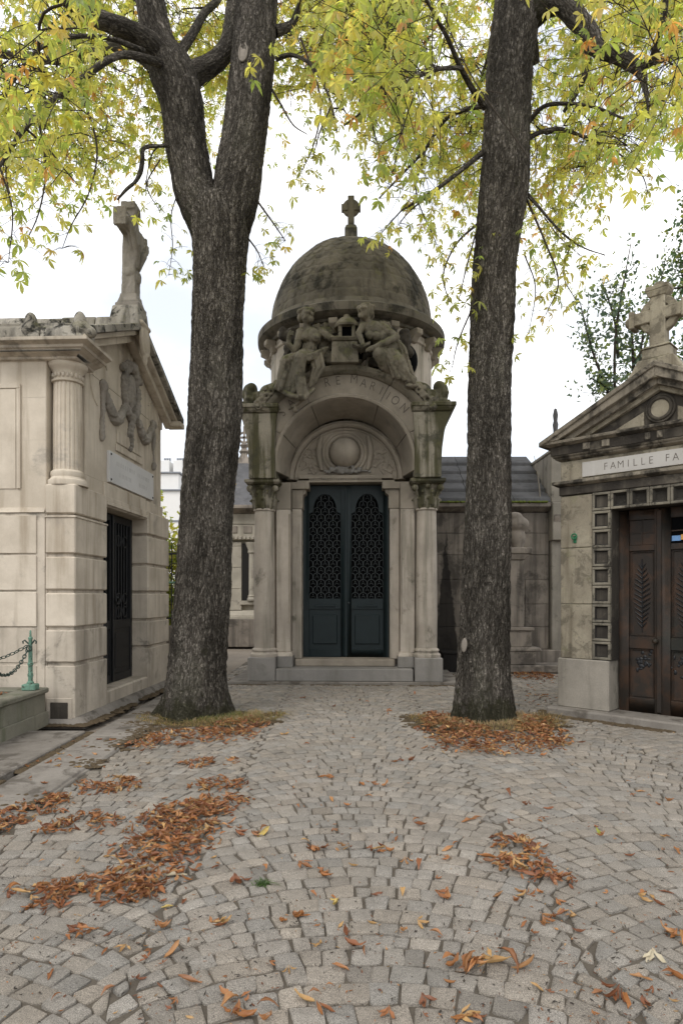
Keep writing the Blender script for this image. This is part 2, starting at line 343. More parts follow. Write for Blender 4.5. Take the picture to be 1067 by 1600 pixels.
def pnoise(p, seed=0):
    """vectorised gradient noise, about -1..1"""
    p = np.asarray(p, float); i = np.floor(p).astype(np.int64); f = p-i; u = f*f*f*(f*(f*6-15)+10); out = 0
    for dx in (0, 1):
        for dy in (0, 1):
            for dz in (0, 1):
                h = (i[:, 0]+dx)*374761393+(i[:, 1]+dy)*668265263+(i[:, 2]+dz)*2147483647+seed*974711
                h = (h ^ (h >> 13))*1274126177; h = h & 0x7fffffff; h = (h ^ (h >> 16))
                a = (h & 1023)/1023*2*np.pi; b = ((h >> 10) & 1023)/1023*2-1; q = np.sqrt(1-b*b)
                d = q*np.cos(a)*(f[:, 0]-dx)+q*np.sin(a)*(f[:, 1]-dy)+b*(f[:, 2]-dz)
                wx = u[:, 0] if dx else 1-u[:, 0]; wy = u[:, 1] if dy else 1-u[:, 1]; wz = u[:, 2] if dz else 1-u[:, 2]
                out = out+wx*wy*wz*d
    return out*1.6
def npmesh(name, V, F, mat, parent=None, col=None, vec=None, smooth=True, ang=60):
    """numpy arrays -> mesh; F is (n,3) or (n,4)"""
    me = bpy.data.meshes.new(name); k = F.shape[1]
    me.vertices.add(len(V)); me.vertices.foreach_set('co', np.asarray(V, np.float32).ravel())
    me.loops.add(F.size); me.loops.foreach_set('vertex_index', F.astype(np.int32).ravel())
    me.polygons.add(len(F)); me.polygons.foreach_set('loop_start', (np.arange(len(F))*k).astype(np.int32))
    me.update(calc_edges=True)
    if col is not None:
        a = me.attributes.new('col', 'FLOAT_COLOR', 'POINT'); a.data.foreach_set('color', np.c_[col, np.ones(len(V))].astype(np.float32).ravel())
    if vec is not None:
        a = me.attributes.new('bark', 'FLOAT_VECTOR', 'POINT'); a.data.foreach_set('vector', np.asarray(vec, np.float32).ravel())
    me.polygons.foreach_set('use_smooth', [smooth]*len(F))
    me.materials.append(M[mat]); o = bpy.data.objects.new(name, me); COL.objects.link(o)
    if parent is not None: o.parent = parent
    return o

# ------------------------------------------------------------------ ground
bm_ = MB().add([(-400, -60, -.06), (400, -60, -.06), (400, 700, -.06), (-400, 700, -.06)], [(0, 1, 2, 3)])
tag(bm_.build('ground', 'earth'), kind='structure')
XL = -2.16
pave = MB().add([(XL, -3, -.0105), (7, -3, -.0105), (7, 14.5, -.0105), (XL, 14.5, -.0105)], [(0, 1, 2, 3)]).build('cobbled_pavement', 'sand')
tag(pave, kind='structure')
# setts in segmental arcs
W_, S_, AM = 1.85, .122, R(40); RR = W_/2/math.sin(AM); setts = []
ROW = [.15-14*S_]
while ROW[-1] < 13.4: ROW.append(ROW[-1]+S_*random.uniform(.86, 1.16))
for k in range(-2, 4):
    cx = .10+W_*k
    for j in range(len(ROW)-1):
        y0 = ROW[j]; hh = ROW[j+1]-ROW[j]
        n = int(round(2*RR*AM/.110)); n += random.choice((0, 0, 1)); ph = .5 if j % 2 else 0.
        b = [-AM]+[-AM+2*AM*(i+ph+random.uniform(-.24, .24))/n for i in range(0 if ph else 1, n)]+[AM]
        st_ = 2*AM/n
        if b[1]-b[0] < .5*st_: b.pop(1)
        if b[-1]-b[-2] < .5*st_: b.pop(-2)
        lo, hi = cx-W_/2+(.03 if j % 2 else -.03), cx+W_/2+(.03 if j % 2 else -.03)
        for a0, a1 in zip(b[:-1], b[1:]):
            if a1-a0 < .03: continue
            q = []
            for a, up in ((a0, 0), (a1, 0), (a1, 1), (a0, 1)):
                d = up*hh*math.cos(a)
                x = cx+RR*math.sin(a)+math.sin(a)*d; y = y0+RR*(math.cos(a)-math.cos(AM))+math.cos(a)*d
                q.append([min(max(x, lo), hi), y])
            q = np.array(q); c = q.mean(0)
            if c[0] < XL+.04 or c[0] > 6 or c[1] < -.4: continue
            for i in range(4):
                v = q[i]-c; l = np.hypot(*v); q[i] = c+v*max(.2, (l-.0036)/l)+rng.uniform(-.0105, .0105, 2)
            an_ = random.gauss(0, .045); q = c+(q-c) @ np.array([[math.cos(an_), math.sin(an_)], [-math.sin(an_), math.cos(an_)]])
            ar = .5*abs((q[2, 0]-q[0, 0])*(q[3, 1]-q[1, 1])-(q[3, 0]-q[1, 0])*(q[2, 1]-q[0, 1]))
            if ar < .0018: continue
            setts.append((q, c))
def sett_mesh(q, c):
    P = []
    for i in range(4):
        a, b_, d = q[i], q[(i+1) % 4], q[i-1]; k = .004+random.random()*.010
        P.append(a+(d-a)/max(np.hypot(*(d-a)), 1e-4)*k); P.append(a+(b_-a)/max(np.hypot(*(b_-a)), 1e-4)*k)
    P = np.array(P); P += rng.uniform(-.003, .003, P.shape)
    tilt = rng.uniform(-.04, .04, 2); h = random.uniform(-.005, .004)
    def ring(kk, z):
        p = c+(P-c)*kk; return np.c_[p, z+(p-c) @ tilt]
    V = np.vstack([ring(1.01, -.05), ring(1., h-.007), ring(.965, h-.0015), ring(.72, h+.0015), [[*c, h+.0015]]])
    V[24:32, 2] += rng.uniform(-.002, .002, 8); V[16:24, 2] += rng.uniform(-.002, .001, 8)
    F = [(r*8+i, r*8+(i+1) % 8, (r+1)*8+(i+1) % 8, (r+1)*8+i) for r in range(3) for i in range(8)]
    T = [(24+i, 24+(i+1) % 8, 32) for i in range(8)]
    t = min(1.3, max(.72, random.gauss(1, .09))); wv = random.uniform(-1, 1)
    col = np.array((.275+.008*wv, .25, .219-.008*wv))*t
    if random.random() < .10: col = np.array((.245, .232, .212))*t
    return V, F, T, col
def vis(c):
    x, y = c
    if y < 1.6: return 0
    px, py = CX+x/y*FPX, HOR+CAMH/y*FPX
    return (1/y**3) if (-30 < px < 1097 and py < 1630) else 0
order = sorted(range(len(setts)), key=lambda i: -vis(setts[i][1]))
big = set(order[:300]); AV = []; AF = []; AC = []; off = 0
for i, (q, c) in enumerate(setts):
    V, F, T, col = sett_mesh(q, c)
    T4 = [(a, b_, d, d) for a, b_, d in T]
    if i in big:
        me = bpy.data.meshes.new('sett'); me.from_pydata([tuple(v) for v in V-np.array([*c, 0])], [], F+T)
        a = me.attributes.new('col', 'FLOAT_COLOR', 'POINT'); a.data.foreach_set('color', np.tile([*col, 1], len(V)).astype(np.float32))
        o = link('sett', me, 'sett', pave, 50); o.location = (*c, 0)
    else:
        AV.append(V); AF += [(a+off, b_+off, d+off, e_+off) for a, b_, d, e_ in F]; AC.append(np.tile(col, (len(V), 1)))
        AF += [(a+off, b_+off, d+off) for a, b_, d in T]; off += len(V)
me = bpy.data.meshes.new('setts'); me.from_pydata([tuple(v) for v in np.vstack(AV)], [], AF)
a = me.attributes.new('col', 'FLOAT_COLOR', 'POINT'); a.data.foreach_set('color', np.c_[np.vstack(AC), np.ones(off)].astype(np.float32).ravel())
tag(link('setts', me, 'sett', pave, 50), kind='stuff')
# worn flag strip and raised slab along the left tombs
strip = MB().box(-2.72, XL-.01, -2, 11.2, -.06, -.004).build('gutter_strip', 'concrete', None, .01); tag(strip, kind='structure')
y = .4; k = 0
while y < 11:
    l = random.uniform(.5, .95); B('flagstone', 'concrete', strip, -2.70+random.uniform(0, .02), XL-.03+random.uniform(-.02, .02), y, y+l-.018, -.02, .006+random.uniform(-.002, .004), bevel=.012); y += l
kerb = MB().box(-6.5, -2.765, 1.0, 6.93, -.06, .035).build('kerb_slab', 'concrete', None, .012); tag(kerb, kind='structure')
# ------------------------------------------------------------------ domed mausoleum
FM = Frame(.0535, 10.71, -2.0)
ma = thing('domed_mausoleum', 'tall stone mausoleum with scaled dome, round arch and dark green double door', 'mausoleum', (FM.ox, FM.oy, 0), FM.t)
B('base_slab', 'concrete', ma, -1.98, 1.95, -.02, 3.7, -.05, .05, bevel=.012)
B('lower_step', 'm_base', ma, -1.165, 1.145, .03, .8, .05, .262, bevel=.012)
B('threshold', 'm', ma, -.88, .86, .40, .95, .262, .385, bevel=.015)
for s in (-1, 1):
    B('plinth', 'm_base', ma, *sorted((s*1.17, s*1.635)), 0, .55, .05, .45, bevel=.012)
    B('inner_plinth', 'm_base', ma, *sorted((s*.90, s*1.168)), .22, .7, .262, .45, bevel=.01)
    MB().frus((*sorted((s*.90, s*1.165)), .22, .7), .45, (*sorted((s*.93, s*1.165)), .26, .7), .52).build('pilaster_base', 'm_col', ma, .008)
    B('pilaster', 'm_col', ma, *sorted((s*.945, s*1.19)), .30, .7, .52, 2.98)
    B('pilaster_bead', 'm', ma, *sorted((s*.945, s*.975)), .285, .30, 1.0, 2.9, bevel=.004)
    B('pilaster_head', 'm', ma, *sorted((s*.945, s*1.19)), .31, .7, 2.985, 3.45)
    B('jamb', 'm_col', ma, *sorted((s*.775, s*.94)), .55, .86, .385, 3.02)
    B('jamb_head', 'm', ma, *sorted((s*.755, s*.94)), .545, .86, 3.025, 3.36)
    MB().prism([(s*.66, 3.49), (s*.78, 3.49), (s*.78, 3.18), (s*.765, 3.2), (s*.745, 3.27), (s*.70, 3.30), (s*.69, 3.40), (s*.66, 3.42)][::s], 'y', .56, .86).build('console', 'm', ma, .006)
    B('jamb_cornice', 'm', ma, *sorted((s*.64, s*1.0)), .50, .86, 3.365, 3.485)
    # column: base, shaft, capital
    cx, cy = s*1.387, .26
    co = MB().lathe([(.178, .60), (.181, 1.2), (.176, 2.2), (.163, 2.94)], 40, cx, cy).build('column', 'm_col', ma)
    MB().lathe([(.235, .45), (.24, .47), (.235, .5), (.21, .515), (.20, .53), (.205, .55), (.215, .56), (.21, .58), (.19, .595), (.179, .605)], 40, cx, cy).build('column_base', 'm_col', co)
    MB().torus((cx, cy, 2.955), .168, .02, 'z').build('astragal', 'm_col', co)
    mb = MB().lathe([(.165, 2.97), (.168, 3.15), (.2, 3.3), (.24, 3.37)], 28, cx, cy)
    for row, (z0, z1, n, o_) in enumerate(((2.98, 3.14, 8, 0), (3.04, 3.25, 8, .39))):
        for i in range(n):
            a = o_+i*math.pi/4; d = Vector((math.cos(a), math.sin(a), 0)); c0 = Vector((cx, cy, 0))
            mb.cap(c0+d*.17+Vector((0, 0, z0)), c0+d*(.20)+Vector((0, 0, z1)), .034, .03, 8)
            mb.cap(c0+d*.20+Vector((0, 0, z1)), c0+d*(.245)+Vector((0, 0, z1-.02)), .028, .018, 8)
    for sx in (-1, 1):
        for sy in (-1, 1):
            c_ = Vector((cx+sx*.215, cy+sy*.215, 3.30)); mb.ell(c_, (.058, .058, .062)); mb.cap(c_, (cx+sx*.12, cy+sy*.12, 3.08), .03, .025, 8)
        mb.ell((cx+sx*.225, cy, 3.33), .04); mb.ell((cx, cy+sx*.225, 3.33), .042)
    sculpt('capital', mb, .014, 'm_moss', co, 2)
    mb = MB().frus((cx-.26, cx+.26, cy-.26, cy+.3), 3.365, (cx-.285, cx+.285, cy-.29, cy+.3), 3.395).box(cx-.295, cx+.295, cy-.30, cy+.3, 3.396, 3.45)
    mb.build('abacus', 'm_moss', ma, .008)
    # flaring pier above the capital, its cornice and scrolled acroterion
    out = [(1.60, 3.452), (1.60, 3.7), (1.615, 3.95), (1.65, 4.2), (1.70, 4.4), (1.76, 4.545)]
    inn = [(1.13, 4.545), (1.15, 4.3), (1.16, 4.0), (1.155, 3.7), (1.15, 3.452)]
    MB().prism([(s*x, z) for x, z in out+inn][::s], 'y', -.075, 1.2).build('flared_pier', 'm_moss', ma, .012)
    MB().frus((*sorted((s*1.12, s*1.77)), -.09, 1.25), 4.548, (*sorted((s*1.10, s*1.83)), -.125, 1.25), 4.62).box(*sorted((s*1.10, s*1.84)), -.14, 1.25, 4.621, 4.69).build('pier_cornice', 'm_moss', ma, .01)
    mb = MB().box(*sorted((s*1.2, s*1.76)), -.02, .6, 4.66, 4.76)
    mb.ell((s*1.63, .12, 4.90), (.115, .15, .19)); mb.ell((s*1.58, .10, 5.0), (.10, .13, .10)); mb.ell((s*1.46, .06, 4.82), (.12, .12, .11)); mb.ell((s*1.33, .1, 4.88), (.13, .14, .14))
    mb.torus((s*1.44, -.03, 4.83), .075, .026, 'y', 20, 8); mb.cap((s*1.32, .2, 4.95), (s*1.08, .3, 5.10), .15, .12)
    for i in range(14): mb.ell((s*random.uniform(1.2, 1.7), random.uniform(-.05, .1), random.uniform(4.74, 4.9)), random.uniform(.03, .055), 8, 6)
    sculpt('acroterion', mb, .018, 'm_moss', ma, 2)
B('body', 'm', ma, -1.46, 1.46, 1.0, 3.35, .05, 4.6)
# arch of voussoirs
CZ = 3.66
cuts = [-4, 27, 61, 119, 153, 184]
for a0, a1 in zip(cuts[:-1], cuts[1:]):
    MB().arch([(1.165, .0), (1.56, .0), (1.56, .72), (.985, .72), (1.14, .02)], 0, CZ, R(a0+.22), R(a1-.22), 14).build('voussoir', 'm', ma, .006)
MB().arch([(1.175, .02), (1.55, .02), (1.55, .70), (1.0, .70)], 0, CZ, R(-4), R(184), 40).build('arch_core', 'm_base', ma)
MB().arch([(1.15, -.03), (1.19, -.045), (1.215, -.02), (1.22, .0), (1.16, .004)], 0, CZ, R(-4), R(184), 48).build('arch_inner_moulding', 'm', ma)
for a0, a1 in ((34, 60), (60, 121), (121, 146)):
    MB().arch([(1.535, .01), (1.535, -.04), (1.56, -.06), (1.58, -.10), (1.62, -.12), (1.66, -.13), (1.66, .5), (1.56, .5)], 0, CZ, R(a0+.15), R(a1-.15), 22).build('hood_moulding', 'm_fig', ma, .004)
MB().arch([(.0, .98), (1.64, .98), (1.64, 2.2), (.0, 2.2)], 0, CZ, R(8), R(172), 36).build('vault_block', 'm_moss', ma)
# tympanum
TZ = 3.56
MB().arch([(.0, .70), (1.05, .70), (1.05, .95), (.0, .95)], 0, TZ, 0, math.pi, 36).build('tympanum', 'm', ma)
MB().arch([(.93, .70), (.93, .655), (.955, .63), (.99, .625), (1.02, .65), (1.03, .70)], 0, TZ, 0, math.pi, 40).build('tympanum_moulding', 'm', ma)
MB().arch([(.885, .70), (.885, .68), (.905, .67), (.92, .70)], 0, TZ, 0, math.pi, 40).build('tympanum_bead', 'm', ma)
gc = FM.ay(538.5, 706, .68)
MB().ell((gc.x, .66, gc.z-.02), (.27, .26, .27), 48, 32).build('globe', 'm', ma)
MB().torus((gc.x, .685, gc.z-.02), .315, .038, 'y', 56).torus((gc.x, .69, gc.z-.02), .375, .03, 'y', 56).build('globe_ring', 'm', ma)
for s in (-1, 1):
    mb = MB()
    mb.tube([(gc.x+s*(.40+.06*math.sin(t*3)), .68, gc.z-.33+.62*t) for t in np.linspace(0, 1, 14)], [.035+.02*math.sin(t*3.1) for t in np.linspace(0, 1, 14)], 8)
    for i in range(34):
        x = random.uniform(.46, .86); z = random.uniform(.12, .62)
        if math.hypot(x, z) > .86: continue
        a = random.uniform(0, 3.1); c0 = Vector((s*x, .697, TZ+z)); d = Vector((math.cos(a), 0, math.sin(a)))*.055
        mb.cap(c0-d, c0+d, .019, .010, 7); mb.ell(c0+d*1.2, .020, 8, 6)
    sculpt('leaf_relief', mb, .012, 'm', ma, 1)
mb = MB()
for i in range(40): mb.ell((random.gauss(0, .17), .63+random.uniform(-.02, .03), 3.72+random.uniform(-.05, .04)-.0*i), random.uniform(.022, .042), 8, 6)
for s in (-1, 1): mb.torus((s*.09, .62, 3.74), .055, .018, 'y', 18, 7); mb.cap((0, .66, 3.70), (s*.38, .67, 3.71), .04, .015)
sculpt('carved_garland', mb, .012, 'm_base', ma, 1)
mb = MB().box(-.86, .86, .56, .9, 3.49, 3.525).box(-.83, .83, .58, .9, 3.56, 3.62)
lin = mb.build('lintel', 'm', ma, .006)
for i in range(34): B('dentil', 'm', lin, -.63+i*.0378-.012, -.63+i*.0378+.012, .565, .60, 3.525, 3.558, bevel=.002)
# double door
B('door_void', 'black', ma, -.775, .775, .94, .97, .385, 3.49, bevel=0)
for s in (-1, 1):
    dr = MB()
    x0, x1 = .008, .772
    dr.box(*sorted((s*x0, s*(x0+.085))), .80, .86, .39, 3.47); dr.box(*sorted((s*(x1-.105), s*x1)), .80, .86, .39, 3.47)
    dr.box(*sorted((s*(x0+.085), s*(x1-.105))), .80, .86, .39, .53); dr.box(*sorted((s*(x0+.085), s*(x1-.105))), .80, .86, 1.25, 1.44)
    # head of the leaf with rounded-shoulder opening
    xa, xb = x0+.085, x1-.105; xm = (xa+xb)/2; hw = (xb-xa)/2
    arc = [(xm+hw*.72*math.cos(t), 3.02+.30*math.sin(t)) for t in np.linspace(math.pi, 0, 15)]
    poly = [(xa, 3.47), (xa, 2.95), (xm-hw*.95, 2.97), (xm-hw*.74, 3.0)]+arc+[(xm+hw*.74, 3.0), (xm+hw*.95, 2.97), (xb, 2.95), (xb, 3.47)]
    dr.prism([(s*p, q) for p, q in poly][::s], 'y', .80, .86)
    leaf = dr.build('door_leaf', 'doorgreen', ma, .004)
    pn = B('lower_panel', 'doorgreen', leaf, *sorted((s*(x0+.085), s*(x1-.105))), .825, .85, .53, 1.25, bevel=0)
    MB().frus((*sorted((s*(x0+.15), s*(x1-.17))), .80, .826), .62, (*sorted((s*(x0+.15), s*(x1-.17))), .80, .826), 1.15).build('raised_field', 'doorgreen', leaf, .012)
    B('letter_rail', 'doorgreen', leaf, *sorted((s*(x0+.19), s*(x1-.21))), .782, .80, 1.29, 1.335, bevel=.006)
    gr = MB(); n = 4; cw = (xb-xa)/n; rh = .118
    def strip(pts, wd=.012):
        P = [Vector((s*p, .835, q)) for p, q in pts]; gr.tube(P, wd*.62, 5, False)
    nr = 16
    for r in range(nr):
        z = 1.44+r*rh; o = 0 if r % 2 == 0 else -.5
        for i in range(n+(r % 2)):
            cxx = xa+cw*(i+.5+o)
            half = hw*(1 if z < 2.92 else (.78 if z < 3.05 else .52))
            if abs(cxx-xm) > half: continue
            rr = cw*.46
            pts = [(cxx-rr, z)]+[(cxx+rr*math.cos(t), z+rh*.48+rr*.75*math.sin(t)) for t in np.linspace(math.pi, 0, 9)]+[(cxx+rr, z)]
            pts = [(min(max(p, xa), xb), q) for p, q in pts]; strip(pts)
            if xa+rr*.7 < cxx < xb-rr*.7:
                strip([(cxx-rr*.5, z+.008), (cxx, z+rh*.62), (cxx+rr*.5, z+.008)], .009); strip([(cxx-rr*.45, z+.035), (cxx+rr*.45, z+.035)], .008); gr.ell((s*cxx, .833, z+rh*.62), .013, 6, 4)
    tag(gr.build('door_grille', 'doorgrille', leaf, ang=70), kind='stuff')
B('meeting_stile', 'doorgreen', ma, -.022, .022, .785, .80, .40, 3.44, bevel=.005)
MB().ell((.05, .775, 1.36), .022).cap((.05, .80, 1.36), (.05, .775, 1.36), .01, .01).build('door_knob', 'doorgrille', ma)
# inscription on the arch band
items = []
for ch, px, py in (('S', 441, 645), ('A', 455, 630), ('R', 511, 598), ('E', 528, 595), ('M', 553, 593), ('A', 568, 599), ('R', 582, 604), ('I', 595, 611), ('I', 606, 619), ('O', 617, 626), ('N', 631, 638)):
    p = FM.ay(px, py, -.003); a = math.atan2(p.x, p.z-CZ)
    items.append((ch, .215, Matrix.Translation(p) @ Matrix.Rotation(a, 4, 'Y') @ Matrix.Rotation(R(90), 4, 'X') @ Matrix.Diagonal((.82, 1, 1, 1))))
glyphs(items, 'letter', 'ink', ma)
# drum, cornice, dome
DX, DY = .073, 1.7
MB().lathe([(1.54, 4.3), (1.54, 5.16)], 64, DX, DY, R(-32), R(212)).build('drum_foot', 'm_col', ma)
drum = MB().lathe([(1.54, 5.16), (1.54, 5.98), (1.57, 6.0), (1.57, 6.05), (1.545, 6.06), (1.545, 6.2)], 96, DX, DY).build('drum', 'm_col', ma)
MB().lathe([(1.50, 6.14), (1.60, 6.15), (1.62, 6.19), (1.72, 6.215), (1.755, 6.24), (1.785, 6.255), (1.79, 6.30), (1.79, 6.385), (1.77, 6.40), (1.745, 6.42), (1.66, 6.44), (1.62, 6.50), (1.60, 6.56), (1.52, 6.58)], 128, DX, DY).build('drum_cornice', 'dome', ma)
for i in range(20):
    a = R(-171+i*18); c_, s_ = math.cos(a), math.sin(a)
    mb = MB().prism([(0, 5.94), (.06, 5.95), (.10, 6.02), (.19, 6.06), (.19, 6.15), (0, 6.15)], 'y', -.075, .075)
    mb.v = [(DX+(1.545+x)*c_-y*s_, DY+(1.545+x)*s_+y*c_, z) for x, y, z in mb.v]; mb.build('modillion', 'm', ma, .006)
for a in (R(-52), R(-128), R(-90)):
    mb = MB(); d = Vector((math.cos(a), math.sin(a), 0)); u = Vector((-d.y, d.x, 0)); c0 = Vector((DX, DY, 5.58))+d*1.535
    mb.tube([c0+u*(.27*math.cos(t))+Vector((0, 0, .34*math.sin(t)))-d*(.027*math.cos(t)**2) for t in np.linspace(0, 2*math.pi, 41)], .045, 10)
    oc = mb.build('oculus_frame', 'm', ma, ang=80)
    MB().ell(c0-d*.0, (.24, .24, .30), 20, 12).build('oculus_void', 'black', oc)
nA, nZ = 440, 190; V = np.zeros((nZ+1, nA, 3)); t = np.linspace(0, 1, nZ+1)[:, None]*np.pi/2; a = np.linspace(0, 2*np.pi, nA, endpoint=False)[None]
rb_ = 1.54*np.cos(t)**.92; zb = 6.56+1.66*np.sin(t)
rows = (t/(np.pi/2))*15; rr_ = np.floor(rows); fr = rows-rr_
ns = np.maximum(6, np.round(2*np.pi*1.5*np.cos(np.minimum((rr_+.5)/15, .97)*np.pi/2)/.21))
u_ = (a/(2*np.pi)*ns+.5*(rr_ % 2)) % 1.0-.5
edge = .08+.72*(np.abs(u_)*2)**2.2
inside = fr > edge
er = np.clip(.6+.7*pnoise(np.stack([rows*.35+0*a, np.cos(a)*3+0*t, np.sin(a)*3+0*t], -1).reshape(-1, 3), 9).reshape(rows.shape[0], -1), .12, 1.1)
dsp = np.where(inside, .002+.009*(1-(fr-edge)/1.0), -.004)*er
dsp = dsp*np.clip((14.0-rows)/1.0, 0, 1)
rv = rb_+dsp*np.cos(t); zv = zb+dsp*np.sin(t)+0*a
V[..., 0] = DX+rv*np.cos(a); V[..., 1] = DY+rv*np.sin(a); V[..., 2] = zv
nn = pnoise(V.reshape(-1, 3)*2.2, 3)*.012+pnoise(V.reshape(-1, 3)*9, 5)*.006
Vn = V.reshape(-1, 3); Vn += (Vn-np.array([DX, DY, 6.9]))/1.55*nn[:, None]
idx = np.arange((nZ+1)*nA).reshape(nZ+1, nA); F = np.stack([idx[:-1], np.roll(idx[:-1], -1, 1), np.roll(idx[1:], -1, 1), idx[1:]], -1).reshape(-1, 4)
npmesh('dome', Vn, F, 'dome', ma)
MB().lathe([(.30, 8.15), (.30, 8.22), (.22, 8.25), (.16, 8.30), (.15, 8.38)], 32, DX, DY).box(DX-.12, DX+.12, DY-.12, DY+.12, 8.32, 8.56).frus((DX-.12, DX+.12, DY-.12, DY+.12), 8.56, (DX-.09, DX+.09, DY-.09, DY+.09), 8.64).build('cross_base', 'dome', ma, .008)
def ring_cross(mb, cx, cy, z0, zt, arm, aw, th, zc, rr):
    mb.box(cx-aw, cx+aw, cy-th, cy+th, z0, zt); mb.box(cx-arm, cx-aw-.0005, cy-th*.98, cy+th*.98, zc-aw, zc+aw); mb.box(cx+aw+.0005, cx+arm, cy-th*.98, cy+th*.98, zc-aw, zc+aw)
    if rr: mb.arch([(rr-.045, cy-th*.7), (rr+.02, cy-th*.7), (rr+.02, cy+th*.7), (rr-.045, cy+th*.7)], cx, zc, 0, 2*math.pi, 40)
mb = MB(); ring_cross(mb, DX, DY, 8.63, 9.22, .185, .062, .055, 9.0, .145)
mb.arch([(.0, DY-.03), (.12, DY-.03), (.12, DY+.03), (.0, DY+.03)], DX, 9.0, 0, 2*math.pi, 30)
mb.build('dome_cross', 'dome', ma, .006)

# ---------------- the two carved figures and the lantern between them
P = lambda px, py, ly: FM.ay(px, py, ly)
def limbs(mb, pts, rad):
    for (a, b), (ra, rb2) in zip(zip(pts[:-1], pts[1:]), zip(rad[:-1], rad[1:])): mb.cap(a, b, ra, rb2, 12)
# figure one: seated, torso twisted to the lantern, drapery to the feet
mb = MB()
hd = P(480, 493, -.14); mb.ell(hd, (.095, .11, .135)); mb.ell(hd+Vector((-.02, .06, .04)), (.125, .12, .12)); mb.ell(hd+Vector((-.11, .08, -.01)), (.06, .08, .075)); mb.ell(hd+Vector((.065, -.05, -.075)), (.045, .05, .05))
mb.ell(hd+Vector((.085, -.085, -.02)), (.02, .03, .03)); mb.ell(hd+Vector((.02, -.10, .02)), (.06, .03, .03))
for i in range(20): t = i*.55; mb.ell(hd+Vector((-.02+.12*math.cos(t), .05+.09*math.sin(t), .06+.05*random.random())), .034, 8, 6)
limbs(mb, [hd, P(479, 511, -.07), P(484, 519, -.06)], [.058, .054, .08])
mb.ell(P(487, 527, -.09), (.155, .12, .16)); mb.ell(P(477, 527, -.185), .066); mb.ell(P(494, 528, -.19), .07); mb.ell(P(484, 543, -.07), (.125, .11, .14)); mb.ell(P(480, 556, -.02), (.19, .17, .12))
limbs(mb, [P(470, 519, -.05), P(465, 538, -.14), P(459, 547, -.18)], [.07, .058, .05])
limbs(mb, [P(459, 547, -.18), P(450, 537, -.24), P(453, 523, -.26)], [.046, .042, .032])
for k in range(4): mb.cap(P(451.5+k*1.7, 522, -.27), P(453.5+k*1.6, 516.5+k*.6, -.29), .015, .011, 7)
mb.cap(P(452, 523, -.26), P(458, 523, -.30), .015, .011, 7)
limbs(mb, [P(503, 519, -.05), P(515, 528, -.09), P(528, 531, -.12)], [.07, .052, .038])
for k in range(4): mb.cap(P(528, 529.5+k*1.4, -.13), P(533.5-k*.4, 530.5+k*1.5, -.16), .014, .011, 7)
limbs(mb, [P(480, 556, -.02), P(469, 559, -.36), P(468.5, 588, -.33), P(469, 615, -.32)], [.13, .10, .072, .062])
limbs(mb, [P(474, 557, .03), P(447, 566, -.24), P(441, 590, -.20), P(441, 606, -.16)], [.13, .10, .085, .08])
mb.ell(P(470, 621, -.40), (.055, .12, .04)); mb.ell(P(462, 640, -.16), (.03, .05, .05))
for k in range(13):      # skirt folds fanning to the hem
    t = k/12; x0 = 452+22*t; x1 = 432+46*t; dy = .05*math.sin(k*2.4)
    limbs(mb, [P(x0, 562+3*math.sin(k*1.7), -.22-.08*t+dy*.4), P((x0+x1)/2-2, 588, -.22-.07*t+dy), P(x1, 606+10*t, -.17-.1*t+dy)], [.026, .030, .042])
for k in range(6):       # cloth falling from the right knee and lap
    x = 488+k*3.2; limbs(mb, [P(x-4, 556-k*1.4, -.22), P(x+2, 575, -.25+.03*math.sin(k*2.1)), P(x-4-k*1.5, 604-k*1.5, -.22)], [.03, .026, .02])
for k in range(5): limbs(mb, [P(461, 554+k*2.2, -.30), P(484, 555+k*1.6, -.33), P(512-k*2, 543+k*3.2, -.16)], [.028, .03, .018])
limbs(mb, [P(437, 609, -.18), P(456, 619, -.28), P(476, 622, -.33), P(490, 608, -.24)], [.036, .042, .036, .026])
limbs(mb, [P(476, 619, -.30), P(466, 630, -.20), P(452, 640, -.10)], [.036, .028, .014])
mb.cap(P(458, 566, .08), P(470, 574, .1), .14, .12)
s1 = sculpt('stone_statue', mb, .0098, 'm_fig', None, 0, .008); s1.location = (FM.ox, FM.oy, 0); s1.rotation_euler = (0, 0, FM.t)
tag(s1, 'seated stone woman with long drapery and bent arm, perched on the arch band', 'statue')
# figure two: reclining, leaning over an open book
mb = MB()
hd = P(569, 487, -.18); mb.ell(hd, (.095, .11, .135)); mb.ell(hd+Vector((.03, .05, .05)), (.13, .125, .11)); mb.ell(hd+Vector((.11, .07, -.02)), (.06, .08, .07)); mb.ell(hd+Vector((-.055, -.06, -.085)), (.045, .05, .05)); mb.ell(hd+Vector((-.075, -.10, -.025)), (.02, .03, .03)); mb.ell(hd+Vector((-.01, -.10, .02)), (.06, .03, .03))
for i in range(22): t = i*.55; mb.ell(hd+Vector((.03+.125*math.cos(t), .05+.09*math.sin(t), .06+.05*random.random())), .034, 8, 6)
limbs(mb, [hd, P(575, 503, -.12), P(582, 510, -.08)], [.06, .058, .085])
mb.ell(P(583, 516, -.10), (.16, .13, .15)); mb.ell(P(577, 524, -.2), .066); mb.ell(P(588, 525, -.2), .068); mb.ell(P(595, 529, -.06), (.15, .13, .14)); mb.ell(P(606, 545, -.02), (.17, .15, .14))
limbs(mb, [P(567, 509, -.14), P(560, 521, -.24), P(566, 535, -.30)], [.066, .05, .034])
limbs(mb, [P(597, 511, -.06), P(619, 527, -.18), P(597, 537, -.31), P(577, 546, -.35)], [.074, .058, .048, .034])
for k in range(4): mb.cap(P(577-k, 544+k*1.3, -.36), P(571.5, 545.5+k*1.5, -.38), .014, .011, 7)
for k in range(4): mb.cap(P(565+k*1.3, 535.5, -.31), P(563.5+k*1.6, 541, -.33), .014, .011, 7)
